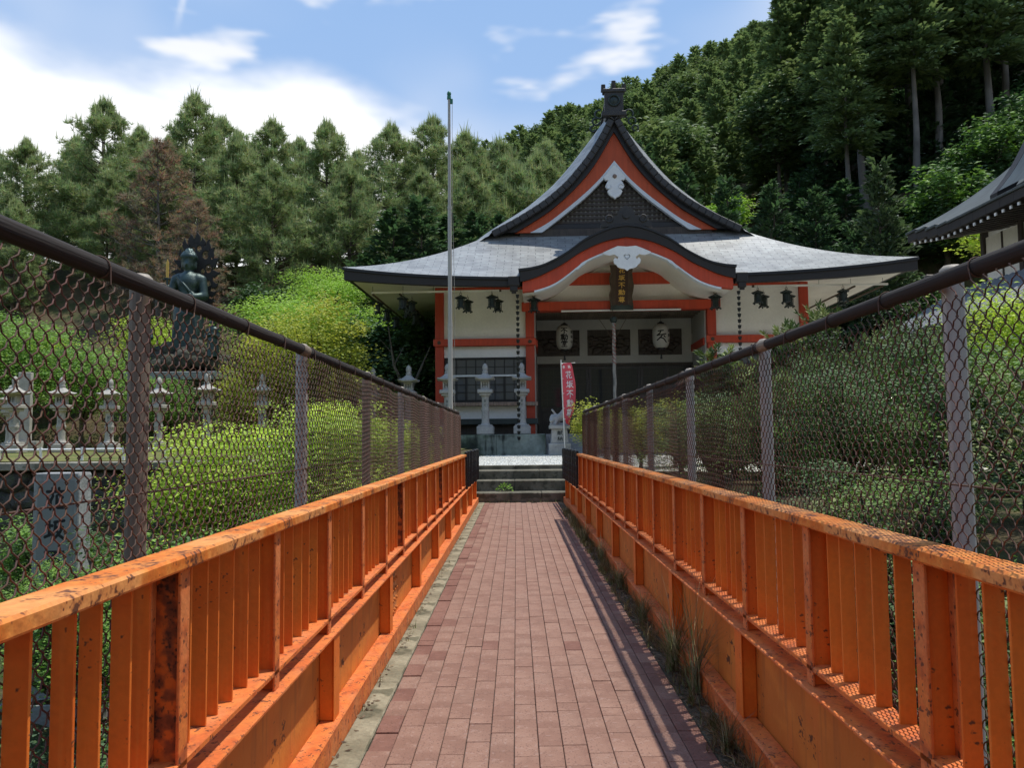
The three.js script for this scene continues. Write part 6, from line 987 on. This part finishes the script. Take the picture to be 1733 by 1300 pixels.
// ---------------------------------------------------------------- right: forest on the hill
{
  const near = [conifer(41, 25, 3.0, 10.5, 6500, 0.62, PAL.hill), conifer(42, 25, 2.7, 9, 6500, 0.62, PAL.hill), conifer(43, 25, 3.3, 12, 6500, 0.62, PAL.hill)], far = [conifer(44, 16, 3.0, 1.5, 3200, 0.8, PAL.hill), conifer(45, 16, 2.7, 2, 3000, 0.8, PAL.hill), conifer(46, 16, 3.3, 1.2, 3400, 0.8, PAL.hill)], mid = [conifer(52, 16, 2.9, 1.5, 6500, 0.55, PAL.hill), conifer(53, 16, 2.5, 1.5, 6000, 0.55, PAL.hill)], round = broadleaf(47, 13, 3.6, 4.4, 200, 50, 0.5, PAL.hill, { clump: 0.22 });
  const r = rng(23);
  // tall trunks along the foot of the hill
  const foot = [[25.5, -60], [28.6, -64], [31.2, -60.5], [34.2, -63], [37.2, -61], [40.5, -64], [27, -68], [30.5, -70], [35, -69], [39, -71], [26.2, -75], [43.5, -62], [46.5, -66], [53, -70], [48, -80], [33, -75], [41.5, -76], [45, -72], [29, -77], [49, -70], [55, -78], [37, -79], [51, -76]];
  foot.forEach(([x, z], i) => tree(near[i % 3], 'cedar_tree', 'tall forest cedar with a long bare pale trunk at the foot of the hill', 'tree', at(x, z), (x < 28 ? 0.72 : x < 31.5 ? 0.86 : 0.95) + 0.15 * r(), r() * 6.28, 'bare-trunked cedars at the foot of the hill', M.barkGrey));
  const spots = [];
  for (let d = 66; d < 236; ) { const step = 4.0 + d * 0.0175; for (let x = -18; x < 0.70 * d + 8; x += step) { const X = x + (r() - 0.5) * step * 0.9, D = d + (r() - 0.5) * step * 0.9; if (X / D > 0.66 || X < -0.075 * D) continue; if (D < 70 && X > 17) continue; if (D < 86 && X > 26) continue; if (D < 78 && X < 8) continue; const h = gy(X, -D); if (D > 205 + 0.28 * X || h < 9) continue; spots.push([X, D]); } d += step * 0.95; }
  spots.sort((a, b) => a[1] - b[1]);
  const list = spots.slice(0, 420); let kinds = 0;
  list.forEach(([x, d], i) => { const broad = r() < 0.13; if (broad) tree(round, 'broadleaf_tree', 'rounded broadleaf tree among the conifers of the hillside', 'tree', at(x, -d), 0.85 + 0.35 * r(), r() * 6.28, 'broadleaf trees of the hillside'); else { kinds++; const s = 0.68 + 0.34 * r(); if (d < 112) tree(mid[i % 2], 'hillside_conifer', 'green conifer packed among others on the lower wooded hillside', 'tree', at(x, -d), s, r() * 6.28, 'conifers of the lower hillside', M.bark, s); else tree(far[i % 3], 'ridge_conifer', 'small distant conifer on the upper slope near the ridge', 'tree', at(x, -d), s * 1.1, r() * 6.28, 'conifers near the ridge', M.bark, s); } });
  const us = conifer(51, 6, 1.6, 0.2, 2600, 0.45, PAL.cypress);
  for (let i = 0; i < 44; i++) { const d = 62 + 26 * r(), x = d * (0.36 + 0.34 * r()); tree(us, 'forest_sapling', 'small dark evergreen in the shade between the bare cedar trunks', 'tree', at(x, -d), 0.8 + 0.6 * r(), r() * 6.28, 'saplings between the cedar trunks'); }
  const ml = broadleaf(48, 6, 2.4, 1.5, 60, 34, 0.30, PAL.maple, { flat: 1.6, clump: 0.34 });
  for (const [x, z, y] of [[15.5, -58, 15.3], [13.2, -59, 13.2], [17.8, -58.5, 11.5], [16.6, -60, 19.6]]) tree(ml, 'young_maple', 'spray of sunlit fresh green maple leaves before the dark hillside', 'tree', [x, y - 5, z], 0.85, x, 'sunlit maples before the hillside');
  const un = broadleaf(49, 4.2, 2.2, 1.9, 130, 50, 0.24, [PAL.dark[1], PAL.green[2], PAL.dark[0]], { clump: 0.3 });
  for (const [x, z, s] of [[18.2, -49, 1.5], [20.4, -47, 1.25], [16, -51, 1.5], [25.5, -50, 1.4], [28.5, -52, 1.6], [32, -54, 1.5], [35.5, -55, 1.6], [13.5, -53, 1.5], [39, -57, 1.7], [30.5, -50, 1.2]]) tree(un, 'understorey_bush', 'leafy green bush at the forest edge behind the right roof', 'bush', at(x, z), s, x * 2, 'bushes at the forest edge');
  const lm = broadleaf(50, 3.2, 1.9, 1.2, 70, 40, 0.20, PAL.lime, { flat: 1.5, clump: 0.34 });
  tree(lm, 'bright_maple', 'bright lime green maple top behind the side hall eave', 'tree', [19.4, 7.6, -31.5], 0.95, 1);
}
// ---------------------------------------------------------------- left: maples and shrubs round the garden
{
  const m1 = broadleaf(61, 8, 3.4, 2.6, 50, 230, 0.17, PAL.maple, { flat: 2.7, clump: 0.38 }), m2 = broadleaf(62, 7, 2.6, 2.6, 55, 200, 0.16, PAL.green, { flat: 2.2, clump: 0.36 }), ol = broadleaf(63, 6.4, 2.2, 2.9, 190, 70, 0.13, PAL.olive, { clump: 0.24 }), lm = broadleaf(64, 5.2, 2.3, 2.1, 55, 190, 0.16, PAL.lime, { flat: 2.0, clump: 0.38 }), dk = broadleaf(65, 5, 2.2, 2.4, 120, 60, 0.22, PAL.dark, { clump: 0.28, mat: GLOSSY });
  const put = (k, name, label, cat, x, y, z, s, g) => tree(k, name, label, cat, [x, y, z], s, x * 3.1, g);
  put(m1, 'maple_tree', 'layered bright green maple on the bank right of the bronze statue', 'tree', -11.6, 3.2, -41, 0.80);
  put(m1, 'maple_tree', 'layered bright green maple higher on the bank below the pines', 'tree', -11.0, 6.2, -46, 0.70);
  put(m1, 'maple_tree', 'layered bright green maple against the cypresses above the olive shrub', 'tree', -8.4, 4.0, -42.5, 0.62);
  put(ol, 'olive_shrub', 'large rounded yellow-olive shrub beside the left eave', 'shrub', -7.6, 1.1, -31.2, 1.02);
  put(ol, 'olive_shrub', 'smaller yellow-olive shrub tucked against the large one', 'shrub', -10.0, 0.9, -33, 0.98);
  put(ol, 'olive_shrub', 'low yellow-olive shrub behind the stone lanterns', 'shrub', -12.2, 0.7, -36, 0.7);
  for (const [x, z, s, y] of [[-22.6, -37, 0.95, 0.6], [-19.8, -36.4, 0.82, 0.4], [-25.6, -38, 1.05, 1.0], [-29, -38, 1.1, 1.0], [-17.2, -38.6, 0.6, 0.6]]) put(m2, 'maple_tree', 'leafy green maple behind the row of garden lanterns', 'tree', x, y, z, s, 'maples behind the garden lanterns');
  put(lm, 'lime_maple', 'lime green maple peeping out behind the statue pedestal', 'tree', -20.8, 3.9, -46, 0.95);
  put(lm, 'lime_maple', 'lime green maple at the foot of the pine slope', 'tree', -27.5, 3.2, -45, 0.9);
  for (const [x, z, s] of [[-5.6, -37.5, 1.05], [-4.2, -40, 1.3], [-6.6, -40.5, 1.2], [-8.6, -38.6, 1.0], [-3.8, -44, 1.4], [-14.5, -47, 1.1], [-23, -41, 0.8], [-31, -42, 1], [-5.8, -34.8, 0.55]]) put(dk, 'evergreen_bush', 'dark glossy evergreen bush in the shade left of the temple', 'bush', x, gy(x, z) - 0.2, z, s, 'dark evergreen bushes left of the temple');
  put(m2, 'maple_tree', 'small fresh green maple by the lantern at the platform corner', 'tree', -5.0, 0.7, -33.6, 0.42);
  // bare grey tree under the left eave
  { const o = thing('bare_tree', 'leafless grey tree with forked limbs under the left eave', 'tree', [-4.75, 0.9, -36.0], 0.2); const g = [taper([0, 0, 0], [-0.1, 2.4, 0], 0.13, 0.10, 8), taper([-0.1, 2.4, 0], [-0.75, 3.8, 0.1], 0.09, 0.06, 7), taper([-0.1, 2.4, 0], [0.55, 3.9, 0], 0.08, 0.05, 7), taper([-0.75, 3.8, 0.1], [-1.0, 5.6, 0], 0.06, 0.025, 6), taper([-0.75, 3.8, 0.1], [-0.3, 4.7, 0.1], 0.035, 0.012, 5), taper([0.55, 3.9, 0], [0.9, 4.7, 0], 0.045, 0.02, 5), taper([-0.85, 4.4, 0], [-1.4, 5.0, 0.2], 0.03, 0.01, 5)]; part(o, 'trunk', g, M.barkGrey); }
  // foreground left, seen through the netting
  const f1 = broadleaf(66, 3.4, 1.25, 1.3, 80, 260, 0.075, PAL.lime, { flat: 2.3, clump: 0.34, aspect: 0.7 }), f2 = broadleaf(67, 2.6, 1.3, 1.1, 160, 70, 0.075, [PAL.green[0], PAL.green[2], PAL.dark[1]], { clump: 0.26 }), f4 = broadleaf(69, 1.6, 0.95, 0.75, 120, 60, 0.05, PAL.dark, { clump: 0.26 }), f3 = broadleaf(68, 1.6, 0.95, 0.75, 120, 60, 0.045, PAL.green, { clump: 0.26 });
  put(f1, 'lime_maple', 'lime green young maple growing close outside the fence', 'tree', -4.75, -1.5, -13.2, 1.0);
  put(f1, 'lime_maple', 'second lime green maple, nearer the black bamboo screen', 'tree', -3.3, -1.25, -14.4, 1.05);
  put(f1, 'lime_maple', 'small lime green maple by the end of the fence', 'tree', -2.35, -0.9, -14.9, 0.8);
  for (const [x, z, s, y] of [[-3.0, -8.6, 0.95, -2.0], [-4.4, -9.6, 1.0, -2.05], [-3.1, -11.2, 1.0, -1.9], [-2.4, -6.4, 0.85, -2.2], [-2.2, -12.8, 0.9, -1.8], [-7.3, -12.6, 0.9, -1.8]]) put(f2, 'green_shrub', 'mid-green shrub growing in the stream bed below the bridge', 'shrub', x, y, z, s, 'shrubs below the bridge');
  for (const [x, z, s, y] of [[-4.75, -8.6, 1.0, -1.55], [-5.35, -9.3, 0.55, -0.75], [-6.9, -9.2, 1.0, -1.3], [-5.5, -6.6, 0.9, -2.0]]) put(f3, 'azalea_bush', 'small-leaved azalea bush near the foot of the stele', 'shrub', x, y, z, s, 'azaleas near the stele');
  for (const [x, z, s, y] of [[-3.9, -5.8, 1.0, -2.2], [-2.7, -4.4, 1.0, -2.3], [-2.2, -3.0, 0.9, -2.3], [-6.4, -5.0, 1.0, -1.9], [-3.4, -3.6, 1.0, -2.3]]) put(f4, 'shade_tinted_undergrowth', 'leafy undergrowth coloured dark for shade in the stream bed below the railing', 'shrub', x, y, z, s, 'undergrowth below the railing');  // dark leaf palette paints in the shade below the bridge
  // pink azalea flowers
  { const q = new Leaves(90), r = q.r; const fl = (cx, cy, cz, n, s) => { for (let i = 0; i < n; i++) { const v = unit(r), p = [cx + v[0] * s, cy + Math.abs(v[1]) * s * 0.6, cz + v[2] * s], c = tint(r, [[0.62, 0.26, 0.42], [0.70, 0.42, 0.52], [0.5, 0.16, 0.36]]); for (let k = 0; k < 5; k++) { const a = k / 5 * 6.283 + i; q.leaf(p, [Math.cos(a), 0.5, Math.sin(a)], [0, 1, 0], 0.03, 0.024, c); } } }; fl(-7.0, -0.15, -8.7, 60, 0.42); fl(-6.5, -0.35, -8.5, 40, 0.3); const o = single('azalea_flowers', q.build(), LEAF, 'pink azalea blossoms left of the stele', 'flowers'); o.userData.kind = 'stuff'; const q2 = new Leaves(91); for (let i = 0; i < 260; i++) { const v = unit(q2.r), p = [-14.2 + v[0] * 0.9, 1.15 + Math.abs(v[1]) * 0.25, -18.2 + v[2] * 0.4], c = tint(q2.r, [[0.5, 0.10, 0.26], [0.6, 0.2, 0.36]]); for (let k = 0; k < 4; k++) { const a = k * 1.57 + i; q2.leaf(p, [Math.cos(a), 0.5, Math.sin(a)], [0, 1, 0], 0.06, 0.05, c); } } const o2 = single('azalea_flowers', q2.build(), LEAF, 'low mound of magenta blossoms on the garden edge', 'flowers'); o2.userData.kind = 'stuff'; }
}
// ---------------------------------------------------------------- right garden: yews and bright shrubs behind the fence
{
  const y1 = shootShrub(71, 2.6, 1.15, 1250, 20, 0.07, PAL.yew), y2 = shootShrub(72, 3.1, 0.95, 1100, 20, 0.07, PAL.yew), y3 = broadleaf(78, 2.1, 1.2, 0.95, 75, 190, 0.05, [PAL.dark[1], PAL.green[2], PAL.yew[3], PAL.dark[2]], { clump: 0.30, flat: 1.3, mat: GLOSSY }), y4 = broadleaf(79, 2.7, 1.15, 1.25, 80, 200, 0.055, [PAL.dark[1], PAL.green[2], PAL.yew[1], PAL.dark[0]], { clump: 0.28, flat: 1.3, mat: GLOSSY }), pole = shootShrub(74, 3.2, 0.34, 230, 26, 0.11, PAL.yew);
  const r = rng(24);
  const S = [[y4, 3.1, -7.6, 0.85], [y3, 2.7, -6.0, 0.8], [y4, 4.6, -8.8, 0.95], [y2, 3.2, -10.0, 0.85], [y1, 5.4, -11, 0.95], [y2, 4.3, -11.8, 0.9], [y3, 3.0, -12.2, 0.85], [y1, 6.6, -13.2, 1.0], [y2, 5.2, -14.2, 0.9], [y3, 4.0, -14.6, 0.9], [y1, 7.8, -15.2, 1.0], [y2, 6.4, -16.4, 0.9], [y3, 3.2, -15.6, 0.75], [y3, 4.2, -6.6, 0.85], [y3, 3.7, -4.9, 0.8], [y3, 2.6, -4.2, 0.7], [y4, 3.9, -10.4, 0.9]];
  S.forEach(([k, x, z, s]) => { const top = k === y1 || k === y4 ? 2.75 : k === y2 ? 3.25 : 2.15; s = Math.min(s, (0.70 + 0.355 * x) / top); const yew = k === y1 || k === y2; tree(k, yew ? 'yew_shrub' : 'evergreen_shrub', yew ? 'dark green yew shrub with upright shoots behind the right-hand fence' : 'leafy dark evergreen shrub behind the right-hand fence', 'shrub', [x, gy(x, z) - 0.12, z], s, r() * 6.28, yew ? 'yew shrubs behind the fence' : 'evergreen shrubs behind the fence'); });
  for (const [x, z, top] of [[4.62, -13.6, 3.55], [3.28, -13.0, 3.05], [5.85, -15.2, 4.15], [3.62, -13.4, 2.75], [4.3, -13.9, 3.0]]) tree(pole, 'yew_leader', 'slender upright yew shoot rising above the fence rail', 'shrub', [x, 0.7, z], 0.95, x, 'tall yew shoots', M.bark, (top - 0.7) / 3.2);
  const b1 = broadleaf(75, 3.6, 1.5, 1.6, 170, 70, 0.085, PAL.lime, { flat: 1.2, clump: 0.26 }), b2 = broadleaf(76, 1.7, 1.2, 0.8, 140, 60, 0.055, PAL.olive, { clump: 0.26 }), b3 = broadleaf(77, 1.9, 0.8, 0.9, 110, 60, 0.075, PAL.olive, { clump: 0.28 });
  tree(b1, 'bright_tree', 'bright lime green tree before the tiled lean-to', 'tree', [8.7, 0.7, -13.8], 1.0, 0.5);
  tree(b1, 'bright_tree', 'bright lime green tree at the corner of the lean-to', 'tree', [10.6, 0.7, -14.8], 0.95, 2.5);
  for (const [x, z] of [[6.6, -10.2], [8.2, -11.4], [9.6, -12.2]]) tree(b2, 'yellow_hedge', 'yellow-green clipped hedge bush before the bright trees', 'hedge', [x, 0.62, z], 0.95, x, 'yellow-green hedge bushes');
  tree(b3, 'golden_shrub', 'yellow-green shrub between the banner and the fence end', 'shrub', [2.75, 0.7, -28.6], 1.1, 0);
  for (const [x, z, s] of [[2.7, -17.4, 0.8], [3.6, -18.2, 0.9], [4.6, -19, 0.9], [2.5, -20.5, 0.8]]) tree(b3, 'golden_shrub', 'yellow-green shrub on the white gravel behind the fence', 'shrub', [x, 0.7, z], s, x * 3, 'yellow-green shrubs on the gravel');
}
// ---------------------------------------------------------------- weeds along the right kerb, moss and litter
{
  const q = new Leaves(95), r = q.r, pal = [[0.26, 0.32, 0.10], [0.38, 0.36, 0.17], [0.52, 0.45, 0.27], [0.20, 0.28, 0.09]];
  const tuft = (L0, x, z, n, h, lean, dry) => { for (let i = 0; i < n; i++) { const a = r() * 6.283, c = tint(r, dry ? [pal[2], pal[1]] : pal), hh = h * (0.35 + 0.85 * r()), sp = lean * (0.2 + 1.3 * r()); let p = [x + (r() - 0.5) * 0.05, 0, z + (r() - 0.5) * 0.05], w = 0.0020 + 0.0018 * r(); const k0 = L0.P.length / 3; for (let s = 0; s <= 4; s++) { const t = s / 4, px = p[0] + Math.cos(a) * sp * hh * t * t, pz = p[2] + Math.sin(a) * sp * hh * t * t, py = hh * (t - 0.28 * t * t * sp), ww = w * (1 - t * 0.9); L0.P.push(px - Math.sin(a) * ww, py, pz + Math.cos(a) * ww, px + Math.sin(a) * ww, py, pz - Math.cos(a) * ww); L0.C.push(...c, ...c); L0.N.push(Math.cos(a) * 0.6, 0.8, Math.sin(a) * 0.6, Math.cos(a) * 0.6, 0.8, Math.sin(a) * 0.6); if (s < 4) { const k = k0 + s * 2; L0.I.push(k, k + 1, k + 3, k, k + 3, k + 2); } } } };
  for (let i = 0; i < 240; i++) { const z = -2.4 - 13.4 * Math.pow(r(), 0.9); tuft(q, XC + 0.785 + 0.15 * r(), z, 10 + Math.floor(r() * 16), 0.06 + 0.2 * r() * r(), 1.1, r() < 0.45); }
  for (let i = 0; i < 24; i++) tuft(q, XC - 0.86 - 0.06 * r(), -4 - 13 * r(), 5, 0.04 + 0.04 * r(), 1.0, r() < 0.5);
  for (let i = 0; i < 30; i++) tuft(q, -0.7 + 1.6 * r(), -17.76, 5, 0.04 + 0.06 * r(), 1.0, false);
  const o = single('kerb_weeds', q.build(), LEAF, 'weeds and dry grass rooted along the right-hand kerb of the path', 'weeds'); o.userData.kind = 'stuff';
  const clump = (x, z, n, h, label) => { const l = new Leaves(96 + Math.round(z * -10)); tuft(l, x, z, n, h, 0.9, false); tuft(l, x, z, Math.round(n / 2), h * 1.15, 0.7, true); single('grass_clump', l.build(), LEAF, label, 'grass'); };
  clump(XC + 0.87, -5.05, 170, 0.46, 'tall arching grass clump against the right girder'); clump(XC + 0.86, -3.75, 90, 0.18, 'short grass tuft on the path edge before the tall clump'); clump(XC + 0.88, -6.3, 100, 0.28, 'medium grass tuft beyond the tall clump'); clump(XC + 0.88, -7.7, 100, 0.26, 'dry grass tuft farther along the right girder'); clump(XC + 0.90, -4.6, 70, 0.62, 'tall straw-coloured grass leaning on the right girder'); clump(XC + 0.89, -9.4, 90, 0.3, 'green grass tuft midway along the right girder'); clump(XC + 0.86, -11.2, 90, 0.3, 'grass tuft near the black bamboo screen'); clump(XC + 0.9, -2.95, 60, 0.2, 'dry grass tuft at the foot of the right girder before the short tuft');
  // leaf litter on the right strip
  const l2 = new Leaves(97); for (let i = 0; i < 1500; i++) { const z = -2 - 14 * l2.r(), s = l2.r() < 0.8; const x = s ? XC + 0.80 + 0.13 * l2.r() : XC - 0.93 + 0.05 * l2.r(), a = l2.r() * 6.283; l2.leaf([x, 0.003 + 0.008 * l2.r(), z], [Math.cos(a), (l2.r() - 0.5) * 0.5, Math.sin(a)], [0, 1, 0.2], 0.025 + 0.03 * l2.r(), 0.012 + 0.01 * l2.r(), tint(l2.r, [[0.20, 0.14, 0.08], [0.28, 0.21, 0.13], [0.12, 0.08, 0.05]])); }
  const o2 = single('leaf_litter', l2.build(), LEAF, 'dry leaves and twigs lying along both kerbs', 'litter'); o2.userData.kind = 'stuff';
  // green sprigs on the first step
  const l3 = new Leaves(98); for (let i = 0; i < 90; i++) { const v = unit(l3.r); l3.leaf([-0.28 + v[0] * 0.16, 0.22 + Math.abs(v[1]) * 0.16, -18.25 + v[2] * 0.05], v, [v[2], 1, v[0]], 0.06, 0.03, tint(l3.r, PAL.green)); }
  single('step_fern', l3.build(), LEAF, 'little fern growing on the lowest step', 'plant');
}

scene.traverse((o) => { if (o.isMesh) { o.castShadow = true; o.receiveShadow = true; } });
renderer.render(scene, camera);
